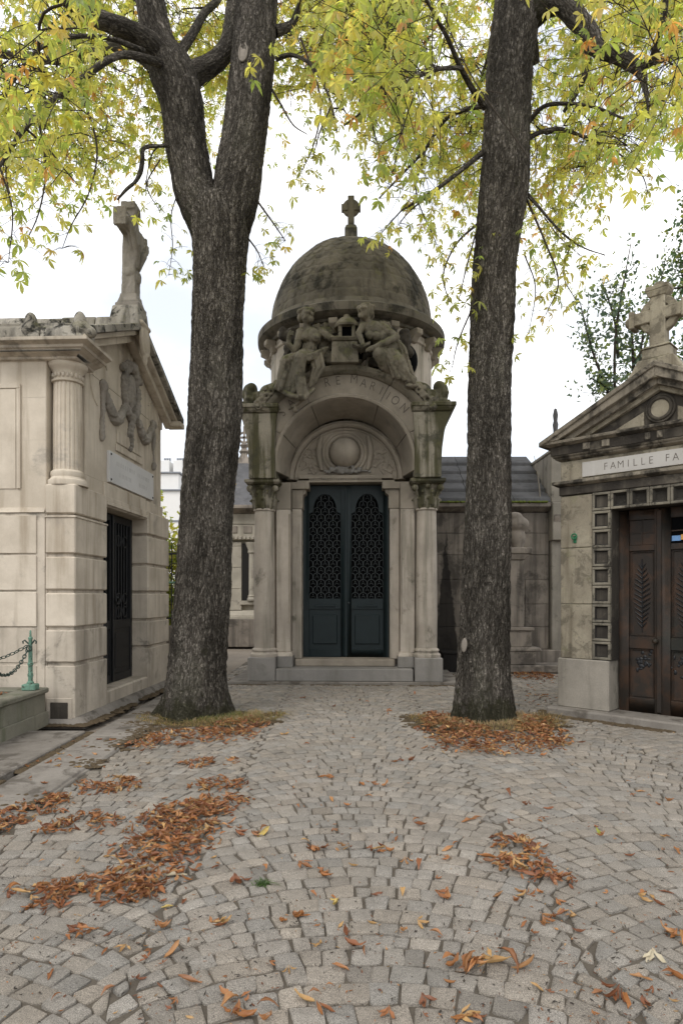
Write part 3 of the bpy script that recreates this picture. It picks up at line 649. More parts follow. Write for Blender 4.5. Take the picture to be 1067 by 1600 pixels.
limbs(mb, [P(610, 554, .0), P(591, 553, -.30), P(600, 573, -.16), P(612, 582, -.08)], [.13, .095, .075, .06])
limbs(mb, [P(610, 555, .0), P(622, 567, -.24), P(632, 587, -.18), P(640, 600, -.12)], [.14, .12, .095, .07])
mb.ell(P(643, 603, -.18), (.11, .06, .04))
for k in range(11):      # drapery folds sweeping down over the hip
    t = k/10; dy = .045*math.sin(k*2.3)
    limbs(mb, [P(598+14*t, 548-2*t, -.24+dy*.5), P(608+20*t, 568, -.25+dy), P(616+30*t, 588+8*t, -.20+dy)], [.024, .030, .034])
for k in range(6): limbs(mb, [P(603+k*2, 512+k*2, -.02), P(616+k*3, 530+k*3, -.02+.03*math.sin(k*2)), P(624+k*4, 560+k*5, -.02)], [.034, .036, .03])
for k in range(9): mb.ell(P(594+k*1.8, 506+random.uniform(-2, 6), -.03), random.uniform(.03, .045), 8, 6)
s2 = sculpt('stone_statue', mb, .0098, 'm_fig', None, 0, .008); s2.location = s1.location; s2.rotation_euler = s1.rotation_euler
tag(s2, 'reclining stone woman leaning over an open book, carved above the arch', 'statue')
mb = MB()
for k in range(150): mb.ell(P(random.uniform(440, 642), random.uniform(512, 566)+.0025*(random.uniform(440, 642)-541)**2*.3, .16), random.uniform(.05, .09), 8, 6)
sculpt('shade_backing', mb, .02, 'rb_dark', ma, 0, .012)  # added dark mass: deep shadow and dark crusted stone between the figures
for s in (-1, 1):
    mb = MB()
    for k in range(46):
        a = R(90+s*random.uniform(33, 58)); rr = 1.66+random.uniform(.02, .17); mb.ell((rr*math.cos(a), random.uniform(-.12, .25), CZ+rr*math.sin(a)), (random.uniform(.04, .085), .06, random.uniform(.035, .07)), 8, 6)
    for k in range(7):
        a = R(90+s*(34+k*3.6)); mb.torus((1.73*math.cos(a), -.12, CZ+1.73*math.sin(a)), .045, .02, 'y', 14, 6)
    sculpt('carved_foliage', mb, .014, 'm_fig', ma, 0, .012)
mb = MB()
for k in range(60): mb.ell(P(random.uniform(500, 560), random.uniform(528, 566), .08), random.uniform(.04, .075), 8, 6)
for k in range(24): mb.ell(P(random.uniform(492, 532), random.uniform(505, 530), .12), random.uniform(.035, .06), 8, 6)
sculpt('carved_foliage', mb, .014, 'm_fig', ma, 0, .012)
bk = MB()
b0 = P(564, 541, -.30)
for s in (-1, 1): bk.prism([(b0.x, b0.z-.05), (b0.x+s*.15, b0.z+.02), (b0.x+s*.15, b0.z+.06), (b0.x, b0.z+.0)], 'y', -.36, -.12)
ob = bk.build('open_book', 'm_fig', None, .006); ob.location = s1.location; ob.rotation_euler = s1.rotation_euler
tag(ob, 'open stone book under the hands of the reclining statue', 'book')
lt = thing('stone_lantern', 'small stone lantern shrine with domed cap between the two statues', 'lantern', (FM.ox, FM.oy, 0), FM.t)
c = P(542, 510, -.05); zb0 = P(542, 561, -.05).z; zc = P(542, 533, -.05).z; zt = P(542, 511, -.05).z; z9 = P(542, 493, -.05).z
mb = MB().frus((c.x-.26, c.x+.20, -.24, .3), zb0-.12, (c.x-.24, c.x+.18, -.22, .3), zc-.06).frus((c.x-.24, c.x+.2, -.24, .3), zc-.06, (c.x-.27, c.x+.22, -.27, .3), zc)
mb.build('pedestal', 'm_fig', lt, .01)
for s in (-1, 1): B('post', 'm_fig', lt, c.x+s*.11-.03+.0, c.x+s*.11+.03, -.17, .2, zc, zt)
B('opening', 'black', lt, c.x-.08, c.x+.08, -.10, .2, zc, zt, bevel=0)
MB().lathe([(.21, zt-.02), (.22, zt+.01), (.17, zt+.09), (.12, zt+.14), (.07, zt+.155), (.06, zt+.18), (.065, zt+.2), (.03, zt+.22), (.0, zt+.225)], 28, c.x, -.02).build('domed_cap', 'm_fig', lt)
# ------------------------------------------------------------------ left mortuary chapel (gable faces right)
FL = Frame(-3.10, 7.46, -2.5)
lb = thing('gabled_chapel', 'cream limestone family chapel with rusticated corner piers and gabled roof cross', 'mausoleum', (FL.ox, FL.oy, 0), FL.t)
B('core', 'lb_low', lb, -6, -.345, .02, 3.46, 0, 2.47, bevel=0)
zj = [0, .694, 1.112, 1.545, 1.97, 2.436, 2.80]
for (y0, y1) in ((0, .913), (2.466, 3.5)):
    for i, (a, b) in enumerate(zip(zj[:-1], zj[1:])):
        m = 'lb_low' if i < 2 else 'lb'
        MB().box(-.36, 0, y0, y1, a+(.02 if i else 0), b-.02 if i < 5 else b).build('stone_block', m, lb, .014 if i else .008)
    B('pier_core', 'lb_low', lb, -.358, -.035, y0+.035, y1-.035, .1, 2.79, bevel=0)
B('string_course', 'lb', lb, -.36, .012, -.012, .92, 2.405, 2.43, bevel=.006)
# side wall: courses left of the pier
B('side_wall', 'lb_low', lb, -6, -.362, .0, .018, 0, 2.46, bevel=0)
for (a, b) in ((1.135, 1.535), (1.56, 1.965), (1.99, 2.43)):
    for x1 in (-.455, -1.475, -2.495, -3.515): B('wall_block', 'lb', lb, x1-1.0, x1, -.018, -.0005, a, b, bevel=.005)
for (a, b) in ((.70, 1.11), (.0, .68)):
    for x1 in (-.455, -1.475, -2.495): B('wall_block', 'lb_low', lb, x1-1.0, x1, -.010, -.0005, a+.012, b, bevel=.004)
B('vent_frame', 'lb_low', lb, -.34, -.035, -.012, .0, .02, .30, bevel=.006)
B('vent_grille', 'rb_dark', lb, -.29, -.08, -.018, -.008, .05, .25, bevel=.01)
MB().frus((-6, -.365, -.02, .1), 2.465, (-6, -.365, .02, .1), 2.53).build('wall_ledge', 'lb', lb, .006)
# upper storey
B('upper_wall', 'lb', lb, -6, -.36, .03, 3.40, 2.472, 4.3)
B('front_wall', 'lb', lb, -.359, -.085, .46, 3.33, 2.99, 4.3)
B('door_lintel', 'lb', lb, -.359, -.03, .915, 2.464, 2.67, 2.985, bevel=.012)
B('pier_top', 'lb', lb, -.359, -.06, .40, .913, 2.802, 2.985); B('pier_top', 'lb', lb, -.359, -.06, 2.466, 3.36, 2.802, 2.985)
MB().box(-.029, .0, .94, 2.44, 2.69, 2.74).box(-.029, -.012, .94, 2.44, 2.74, 2.80).build('door_moulding', 'lb', lb, .006)
for x0, x1, z0, z1 in ((-1.75, -.66, 2.75, 3.93),):
    B('panel_frame', 'lb', lb, x0, x1, .012, .029, z1, z1+.05, bevel=.004); B('panel_frame', 'lb', lb, x1-.05, x1, .012, .029, z0, z1-.001, bevel=.004); B('panel_field', 'lb', lb, x0, x1-.06, .019, .029, z0, z1-.01, bevel=.003)
for z in (3.32, 3.82): B('bed_joint', 'lb_low', lb, -.64, -.362, .0285, .0295, z, z+.006, bevel=0)
# fluted corner column
cx, cy = -.19, .215
def fl(r, z, a): return r-.012*(max(0, math.cos(a*20))**.7 if math.cos(a*20) > 0 else 0)
col = MB().lathe([(.165, 2.98), (.165, 3.6), (.158, 4.02)], 240, cx, cy, flute=fl).build('column', 'lb', lb, ang=50)
MB().lathe([(.23, 2.80), (.235, 2.83), (.23, 2.86), (.20, 2.88), (.19, 2.90), (.2, 2.93), (.195, 2.96), (.168, 2.985)], 48, cx, cy).build('column_base', 'lb', col)
MB().lathe([(.16, 4.02), (.182, 4.03), (.185, 4.05), (.165, 4.06), (.165, 4.14), (.175, 4.16), (.19, 4.18), (.21, 4.20), (.225, 4.225), (.225, 4.25), (.21, 4.255)], 48, cx, cy).build('capital', 'lb', col)
mb = MB()
for i in range(22): a = i*2*math.pi/22; mb.ell((cx+.168*math.cos(a), cy+.168*math.sin(a), 4.10), (.02, .02, .032), 8, 6)
mb.build('capital_frieze', 'lb_low', col, ang=80)
def cor(o0, z0, o1, z1, mb, x0=-6., y1=.46): return mb.frus((x0, o0, -o0, y1), z0, (x0, o1, -o1, y1), z1)
mb = MB()
for o0, z0, o1, z1 in ((.02, 4.25, .03, 4.275), (.03, 4.275, .12, 4.305), (.12, 4.305, .16, 4.33), (.17, 4.33, .18, 4.36), (.18, 4.36, .245, 4.385), (.25, 4.385, .25, 4.425)): cor(o0, z0, o1, z1, mb)
mb.build('side_cornice', 'lb_low', lb, .004)
# lichen-black gutter blocks with acroteria
for x1, l in ((.19, .5), (-.315, .62), (-.94, .62), (-1.565, .62)):
    MB().prism([(-.22, 4.428), (.12, 4.428), (.12, 4.60), (-.14, 4.60), (-.20, 4.54)], 'x', x1-l, x1-.005).build('gutter_block', 'lb_top', lb, .012)
for x in (.12, -.455, -1.03):
    mb = MB()
    mb.ell((x, -.13, 4.60), (.075, .085, .15)); mb.ell((x, -.17, 4.53), (.10, .06, .09)); mb.cap((x-.13, -.13, 4.50), (x+.13, -.13, 4.50), .06, .06)
    for s in (-1, 1): mb.cap((x, -.14, 4.62), (x+s*.16, -.13, 4.52), .05, .03)
    sculpt('acroterion', mb, .016, 'lb_top', lb, 2)
# roof
MB().prism([(-.16, 4.61), (1.75, 5.36), (3.66, 4.61), (3.66, 4.50), (1.75, 5.24), (-.16, 4.50)], 'x', -6, -.06).build('roof', 'lb_top', lb, .01)
x = .0; random.seed(3)
while x > -5.5:
    l = random.uniform(.42, .62); z = 5.47+random.uniform(-.01, .015)
    MB().prism([(1.55, 5.27), (1.60, z-.03), (1.66, z), (1.84, z), (1.90, z-.03), (1.95, 5.27)], 'x', x-l+.012, x).build('ridge_stone', 'lb_top', lb, .015); x -= l
MB().prism([(.10, 4.302), (.10, 4.56), (1.75, 5.22), (3.40, 4.56), (3.40, 4.302)], 'x', -.357, -.085).build('gable_wall', 'lb', lb)
def rake(name, o, zt, th, x0, x1, mat):
    """raking cornice: near and far slope meeting at the ridge (tt = top line height at ridge)"""
    zr, ze = zt; a = [(-o, ze), (1.75, zr), (1.75, zr-th), (-o, ze-th)]
    MB().prism(a, 'x', x0, x1).build(name, mat, lb, .008)
    MB().prism([(3.5-p, q) for p, q in a][::-1], 'x', x0, x1).build(name, mat, lb, .008)
rake('raking_cornice', .20, (5.42, 4.56), .10, -.06, .20, 'lb_top')
rake('raking_soffit', .12, (5.315, 4.49), .07, -.06, .13, 'lb')
rake('raking_bed', .04, (5.24, 4.45), .10, -.08, .05, 'lb')
for y in (-.2, 3.46): B('eave_return', 'lb', lb, -.06, .21, y, y+.24, 4.38, 4.47, bevel=.01)
# apex block with shield, cross
MB().frus((-.25, .20, 1.50, 2.0), 5.26, (-.20, .17, 1.56, 1.94), 5.60).build('apex_block', 'lb_top', lb, .015)
mb = MB().ell((.19, 1.75, 5.15), (.045, .17, .27)); mb.ell((.21, 1.75, 5.15), (.04, .11, .19)); mb.ell((.2, 1.75, 4.90), (.035, .07, .12)); mb.cap((.20, 1.60, 5.36), (.20, 1.90, 5.36), .04, .04)
for s in (-1, 1): mb.tube([(.21, 1.75+s*.15*math.sin(t), 5.12+.2*math.cos(t)) for t in np.linspace(.3, 2.6, 10)], .022, 8)
sculpt('apex_shield', mb, .012, 'lb', lb, 2)
xc, yc = .0, 1.75
cz = [(5.58, .17), (5.64, .17), (5.66, .15), (5.74, .125), (5.80, .115)]
mb = MB()
for (z0, a), (z1, b) in zip(cz[:-1], cz[1:]): mb.frus((xc-a, xc+a, yc-a, yc+a), z0, (xc-b, xc+b, yc-b, yc+b), z1)
mb.build('cross_pedestal', 'lb_cross', lb, .01)
mb = MB().frus((xc-.098, xc+.098, yc-.11, yc+.11), 5.79, (xc-.08, xc+.08, yc-.095, yc+.095), 7.02)
mb.box(xc-.10, xc+.10, yc-.12, yc+.12, 7.0, 7.10)
mb.box(xc-.08, xc+.08, yc-.40, yc-.09, 6.62, 6.82); mb.box(xc-.08, xc+.08, yc+.09, yc+.40, 6.62, 6.82)
mb.box(xc-.09, xc+.09, yc-.43, yc-.38, 6.60, 6.84); mb.box(xc-.09, xc+.09, yc+.38, yc+.43, 6.60, 6.84)
# cloth slung over the arms
for s in (-1, 1): mb.tube([(xc+.09, yc+s*.40, 6.72), (xc+.13, yc+s*.26, 6.58), (xc+.13, yc+s*.12, 6.40), (xc+.11, yc+s*.03, 6.18)], [.03, .04, .045, .02], 10); mb.cap((xc+.06, yc+s*.24, 6.66), (xc+.05, yc+s*.05, 6.35), .035, .03)
mb.torus((xc+.09, yc, 6.98), .07, .025, 'x', 20, 8); mb.ell((xc+.10, yc, 6.05), (.05, .07, .09)); mb.ell((xc, yc-.11, 6.1), (.08, .03, .06))
sculpt('cross', mb, .012, 'lb_cross', lb, 0, .006)
# wreath, ribbon and festoons on the gable front
mb = MB(); q = -.06
for i in range(40):
    t = 2*math.pi*i/40; mb.ell((q, 1.9+.26*math.cos(t), 4.46+.36*math.sin(t)), random.uniform(.045, .065), 8, 6)
mb.ell((q, 1.9, 4.46), (.05, .15, .26)); mb.ell((q+.03, 1.9, 4.82), (.07, .10, .08))
for s in (-1, 1):
    for k in range(4): mb.ell((q+.01, 1.9+s*(.1+.07*k), 4.84-.04*k), (.05, .06, .055), 8, 6)
    for i in range(20):
        t = i/19; y = 1.9+s*(.22+.72*t); z = 4.20-.30*math.sin(math.pi*t)+.03*t
        mb.ell((q, y, z), .045+.03*math.sin(math.pi*t), 8, 6)
    mb.ell((q, 1.9+s*.96, 4.24), (.05, .08, .08)); mb.cap((q, 1.9+s*.98, 4.2), (q, 1.9+s*1.0, 3.62), .028, .022)
    mb.ell((q, 1.9+s*1.0, 3.60), (.03, .04, .08))
for k in range(7): mb.ell((q, 1.9+random.uniform(-.03, .03), 4.05-k*.07), .06-.004*k, 8, 6)
sculpt('festoon_relief', mb, .011, 'lb_cross', lb, 0, .016)
for s in (-1, 1):
    MB().tube([(-.082, 1.9+s*(1.02+.30*math.cos(t)), 4.28+.34*math.sin(t)) for t in np.linspace(-1.3, 2.4, 20)], .014, 6).build('scroll_line', 'lb', lb, ang=80)
B('tablet_relief', 'lb', lb, -.085, -.068, 1.42, 2.38, 3.62, 3.80, bevel=.01); B('tablet_relief', 'lb', lb, -.085, -.06, 1.38, 2.42, 3.50, 3.60, bevel=.01)
pq = B('marble_plaque', 'marble', lb, -.085, -.045, 1.10, 2.85, 3.02, 3.44, bevel=.004)
for y in (1.15, 2.80):
    for z in (3.06, 3.40): MB().ell((-.043, y, z), (.012, .016, .016), 10, 6).build('bolt', 'blackdoor', pq)
random.seed(5); mb = MB()
for z, a, b in ((3.31, 1.35, 2.0), (3.17, 1.45, 1.9), (3.30, 2.15, 2.6), (3.16, 2.2, 2.55)):
    y = a
    while y < b: mb.box(-.0455, -.0435, y, y+.012, z-.03, z+.03); mb.box(-.0455, -.0436, y+.012, y+.012+random.choice((.012, .03)), z+random.choice((-.03, .022, 0)), z+random.choice((-.03, .022, 0))+.008) if 0 else None; y += random.uniform(.04, .085)
tag(mb.build('worn_inscription', 'ink_soft', pq), kind='stuff')
B('sill', 'lb_low', lb, -.34, -.006, .916, 2.463, 0, .245, bevel=.02)
MB().frus((-.5, .17, -.10, 3.62), -.05, (-.5, .05, -.02, 3.55), .075).build('footing', 'concrete', lb, .03)
# black iron double door
xd = -.27
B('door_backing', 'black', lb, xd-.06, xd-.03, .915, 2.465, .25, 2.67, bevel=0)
for (a, b) in ((.92, 1.686), (1.694, 2.46)):
    mb = MB().box(xd-.03, xd+.02, a, a+.07, .25, 2.66).box(xd-.03, xd+.02, b-.07, b, .25, 2.66).box(xd-.03, xd+.018, a+.07, b-.07, .25, .36).box(xd-.03, xd+.018, a+.07, b-.07, 1.02, 1.14).box(xd-.03, xd+.018, a+.07, b-.07, 2.56, 2.66)
    lf = mb.build('door_leaf', 'blackdoor', lb, .005)
    B('lower_panel', 'blackdoor', lf, xd-.02, xd+.005, a+.07, b-.07, .36, 1.02, bevel=.004); B('raised_field', 'blackdoor', lf, xd+.005, xd+.014, a+.13, b-.13, .43, .95, bevel=.006)
    for i in range(1, 6): y = a+.07+(b-a-.14)*i/6; MB().tube([(xd, y, 1.14), (xd, y, 2.56)], .011, 8).build('bar', 'blackdoor', lf)
    for z in (1.25, 1.45, 2.3):
        for s in (-1, 1): MB().torus((xd+.005, (a+b)/2+s*.12, z), .08, .009, 'x', 20, 6).build('scroll', 'blackdoor', lf)
MB().box(xd+.02, xd+.045, 1.665, 1.715, .27, 2.64).build('meeting_stile', 'blackdoor', lb, .006)
MB().torus((xd+.06, 1.78, 1.42), .05, .01, 'x', 20, 6).build('ring_handle', 'blackdoor', lb)

# ------------------------------------------------------------------ low tomb enclosure with iron posts and chain
def world_box(name, mat, parent, x0, x1, y0, y1, z0, z1, bevel=.01): return B(name, mat, parent, x0, x1, y0, y1, z0, z1, bevel=bevel)
tb = thing('raised_tomb', 'low mossy stone tomb enclosure holding dead leaves beside cream chapel', 'tomb')
world_box('side_wall', 'tomb', tb, -3.58, -3.40, 3.2, 7.36, 0, .38); world_box('back_wall', 'tomb', tb, -5.6, -3.585, 7.18, 7.36, 0, .38)
world_box('side_footing', 'tomb', tb, -3.40, -3.37, 3.2, 7.38, .0, .17, .006)
for y0, y1 in ((3.2, 4.6), (4.61, 6.0), (6.01, 7.38)): world_box('coping', 'tomb', tb, -3.62, -3.365, y0, y1, .381, .44, .012)
world_box('coping', 'tomb', tb, -5.6, -3.625, 7.15, 7.38, .381, .44, .012)
world_box('soil_bed', 'soil', tb, -5.6, -3.585, 3.2, 7.178, .0, .36, 0)
def post(x, y, z, label):
    t = thing('chain_post', label, 'post', (x, y, z), 0, 'green iron posts of the tomb chain')
    MB().box(-.075, .075, -.06, .06, 0, .07).build('base', 'verdigris', t, .01)
    MB().lathe([(.035, .07), (.037, .09), (.026, .10), (.024, .14), (.03, .16), (.03, .18), (.024, .19), (.024, .27), (.031, .285), (.031, .30), (.023, .31), (.019, .56), (.024, .57), (.024, .585), (.012, .60), (.010, .66), (.0, .675)], 18).build('shaft', 'verdigris', t)
    for s in (-1, 1): MB().tube([(0, 0, .50), (s*.03, -.01, .53), (s*.055, -.02, .56), (s*.075, -.02, .545), (s*.07, -.02, .52)], .009, 7).build('hook', 'chain', t)
    MB().torus((0, -.03, .47), .03, .008, 'y', 18, 6).build('ring', 'chain', t)
    return t
pp = Vector((-3.47, 7.15, .44))
post(*pp, 'green iron post with chain hooks at chapel corner end of the mossy tomb')
post(-3.47, 6.20, .44, 'green iron post at the cut-off end of the hanging tomb chain')
def chain(a, b, sag, label):
    t = thing('hanging_chain', label, 'chain', a, 0, 'sagging chains between the green posts')
    a, b = Vector(a), Vector(b); n = 26
    lk = MB().tube([(.030*math.cos(u), 0, .017*math.sin(u)) for u in np.linspace(0, 2*math.pi, 15)], .0055, 6).build('link', 'chain', t, ang=80)
    for i in range(n):
        f = (i+.5)/n; p = a.lerp(b, f)+Vector((0, 0, -sag*4*f*(1-f))); g2 = min(1, f+.02); q_ = a.lerp(b, g2)+Vector((0, 0, -sag*4*g2*(1-g2)))
        o = lk if i == 0 else lk.copy()
        if i: COL.objects.link(o)
        o.parent = t; o.location = p-a; e_ = (q_-p).to_track_quat('X', 'Z').to_euler(); e_.rotate_axis('X', R(45+90*(i % 2))); o.rotation_euler = e_
chain(pp+Vector((-.01, -.03, .47)), Vector((-3.47, 6.20, .44+.47)), .24, 'heavy dark chain hanging lowest between the green posts')
chain(pp+Vector((-.02, -.03, .50)), Vector((-4.75, 7.15, .95)), .2, 'heavy dark chain running along the chapel wall from green post')

# ------------------------------------------------------------------ right family tomb with pediment
FR = Frame(2.77, 8.10, -44.1)
rb = thing('pedimented_tomb', 'yellow-grey stone family tomb with blackened pediment, coffered door surround and rusty door', 'mausoleum', (FR.ox, FR.oy, 0), FR.t)
WR = 2.36
B('side_wall', 'rb', rb, .02, .30, .30, 2.6, 0, 2.76, bevel=0); B('side_wall', 'rb', rb, WR-.3, WR-.02, .30, 2.6, 0, 2.76, bevel=0)
B('back_wall', 'rb', rb, .301, WR-.301, 2.3, 2.6, 0, 2.76, bevel=0)
for s in (0, 1):
    X = (lambda a, b: (a, b)) if s == 0 else (lambda a, b: (WR-b, WR-a))
    B('plinth', 'rb_low', rb, *X(-.03, .615 if s == 0 else .79), -.03, .40, .10, .71, bevel=.012)
    MB().frus((*X(-.09, .64), -.10, .32), -.05, (*X(-.05, .62), -.05, .32), .10).build('plinth_foot', 'rb_low', rb, .02)
    for a, b in ((.71, 1.39), (1.39, 2.09), (2.09, 2.745)): B('pier_block', 'rb', rb, *X(0, .398), 0, .32, a+.003, b-.003, bevel=.006)
    B('tile_backing', 'rb_dark', rb, *X(.399, .63 if s == 0 else .798), .02, .40, .712, 2.745, bevel=0)
ts = .226; tiles = [(.402, .715+ts*i) for i in range(9)]+[(WR-.402-ts, .715+ts*i) for i in range(9)]+[(.402+.2217*i, 2.525) for i in range(1, 6)]
mb = MB()
h_ = ts/2-.004
mb.box(-h_, h_, -.018, .02, -h_, -h_+.030); mb.box(-h_, h_, -.018, .02, h_-.030, h_); mb.box(-h_, -h_+.030, -.0175, .02, -h_+.030, h_-.030); mb.box(h_-.030, h_, -.0175, .02, -h_+.030, h_-.030)
tile_me = mb.build('tile', 'tile', rb, .005).data
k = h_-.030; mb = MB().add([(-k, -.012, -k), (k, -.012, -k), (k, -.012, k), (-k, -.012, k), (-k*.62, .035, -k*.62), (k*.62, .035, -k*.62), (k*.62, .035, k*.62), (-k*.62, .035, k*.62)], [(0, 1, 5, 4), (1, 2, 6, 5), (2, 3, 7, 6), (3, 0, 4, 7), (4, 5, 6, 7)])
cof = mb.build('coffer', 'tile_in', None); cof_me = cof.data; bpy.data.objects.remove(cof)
first = [o for o in rb.children if o.name.startswith('tile') and o.data == tile_me][0]
for i, (x, z) in enumerate(tiles):
    o = first if i == 0 else first.copy()
    if i: COL.objects.link(o)
    o.parent = rb; o.location = (x+ts/2, .003, z+ts/2); o.rotation_euler = (0, R(random.uniform(-.7, .7)), 0)
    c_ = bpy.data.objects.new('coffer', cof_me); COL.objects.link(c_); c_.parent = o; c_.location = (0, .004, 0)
B('tile_backing', 'rb_dark', rb, .631, 1.56, .045, .40, 2.53, 2.745, bevel=0)
B('architrave', 'rb_dark', rb, -.015, WR+.015, -.02, .32, 2.752, 2.86)
MB().frus((-.03, WR+.03, -.03, .32), 2.86, (-.07, WR+.07, -.075, .32), 2.885).box(-.08, WR+.08, -.085, .32, 2.886, 2.925).build('ledge', 'rb_trim', rb, .006)
B('frieze', 'rb', rb, .0, WR, -.0, .4, 2.93, 3.18)
tbq = B('name_tablet', 'rbmarble', rb, .285, WR-.285, -.022, -.002, 2.955, 3.135, bevel=.003)
items = []
for i, ch in enumerate('FAMILLE FA'):
    if ch == ' ': continue
    items.append((ch, .125, Matrix.Translation((.575+i*.0875-(.0 if i < 4 else .01), -.0225, 3.043)) @ Matrix.Rotation(R(90), 4, 'X') @ Matrix.Diagonal((.85, 1, 1, 1))))
glyphs(items, 'letter', 'ink', tbq, .002)
def corR(mb, o0, z0, o1, z1, y1=.5): mb.frus((-o0, WR+o0, -o0, y1), z0, (-o1, WR+o1, -o1, y1), z1)
mb = MB(); corR(mb, .0, 3.181, .05, 3.205); corR(mb, .05, 3.205, .06, 3.225); corR(mb, .07, 3.225, .085, 3.25); mb.build('bed_moulding', 'rb_trim', rb, .004)
mb = MB(); corR(mb, .09, 3.251, .10, 3.36); mb.build('soiled_fascia', 'rb_dark', rb, .006)
for t in (.33, .56, 1.05, 1.18, 1.7, 2.0): B('mutule', 'rb_trim', rb, t, t+random.choice((.06, .09)), -.116, -.09, 3.27, 3.352, bevel=.006)
mb = MB(); corR(mb, .11, 3.361, .15, 3.385); corR(mb, .16, 3.385, .17, 3.42); mb.build('cornice', 'rb_trim', rb, .005)
xc = WR/2; sl = math.tan(R(25.5)); zb2 = 3.425
MB().prism([(.0, zb2), (WR, zb2), (xc, zb2+xc*sl)], 'y', .03, .35).build('tympanum', 'rb_dark', rb)
def rakeR(name, o, off, th, y0, mat):
    a = [(-o, zb2+off-o*sl*.0), (xc, zb2+off+(xc+o)*sl), (xc, zb2+off+(xc+o)*sl-th), (-o+th*1.0/sl*.9, zb2+off)]
    MB().prism(a, 'y', y0, .5).build(name, mat, rb, .005); MB().prism([(WR-x, z) for x, z in a][::-1], 'y', y0, .5).build(name, mat, rb, .005)
rakeR('raking_cornice', .17, -.002, .11, -.175, 'rb_trim'); rakeR('raking_moulding', .06, -.001, .13, -.10, 'rb_trim'); rakeR('raking_bed', -.14, -.001, .09, -.03, 'rb')
MB().prism([(-.20, zb2+.0), (xc, zb2+.04+(xc+.20)*sl), (WR+.20, zb2+.0), (WR+.20, zb2-.06), (xc, zb2-.02+(xc+.20)*sl), (-.20, zb2-.06)][::-1], 'y', -.20, 2.75).build('roof', 'rb_trim', rb, .008)
md = FR.ay(1032, 638, .02)
med = MB().prism([(xc+.1*math.cos(t), md.z+.1*math.sin(t)) for t in np.linspace(0, 2*math.pi, 40, endpoint=False)], 'y', 0, .06).build('medallion', 'rb', rb)
MB().torus((xc, .0, md.z), .118, .02, 'y', 48).torus((xc, .01, md.z), .15, .014, 'y', 48).build('medallion_ring', 'rb_dark', med)
for s in (-1, 1): MB().prism([(xc+s*.18, zb2+.04), (xc+s*.52, zb2+.04), (xc+s*.18, zb2+.20)][::s], 'y', .012, .035).build('tympanum_panel', 'rb', rb, .004)
# ringed cross on its pedestal
za = zb2+.03+(xc+.20)*sl
mb = MB().prism([(xc-.34, za-.17), (xc+.34, za-.17), (xc+.24, za-.04), (xc+.19, za+.05), (xc-.19, za+.05), (xc-.24, za-.04)], 'y', -.17, .12).box(xc-.15, xc+.15, -.15, .10, za+.05, za+.17).frus((xc-.17, xc+.17, -.17, .12), za+.17, (xc-.12, xc+.12, -.12, .07), za+.21)
mb.build('cross_pedestal', 'rb', rb, .01)
yc = -.025; zc = za+.56; mb = MB()
mb.frus((xc-.088, xc+.088, yc-.075, yc+.075), za+.20, (xc-.078, xc+.078, yc-.07, yc+.07), zc+.22)
mb.box(xc-.265, xc-.07, yc-.068, yc+.068, zc-.07, zc+.07); mb.box(xc+.07, xc+.265, yc-.068, yc+.068, zc-.07, zc+.07)
mb.frus((xc-.09, xc+.09, yc-.08, yc+.08), zc+.20, (xc-.125, xc+.125, yc-.10, yc+.10), zc+.27); mb.box(xc-.125, xc+.125, yc-.10, yc+.10, zc+.268, zc+.32); mb.ell((xc, yc, zc+.33), (.07, .07, .05))
for s in (-1, 1): mb.box(*sorted((xc+s*.25, xc+s*.31)), yc-.09, yc+.09, zc-.10, zc+.10); mb.ell((xc+s*.325, yc, zc), (.05, .06, .06))
mb.arch([(.13, yc-.04), (.215, yc-.04), (.215, yc+.04), (.13, yc+.04)], xc, zc, 0, 2*math.pi, 40)
mb.build('cross', 'rb', rb, .009)
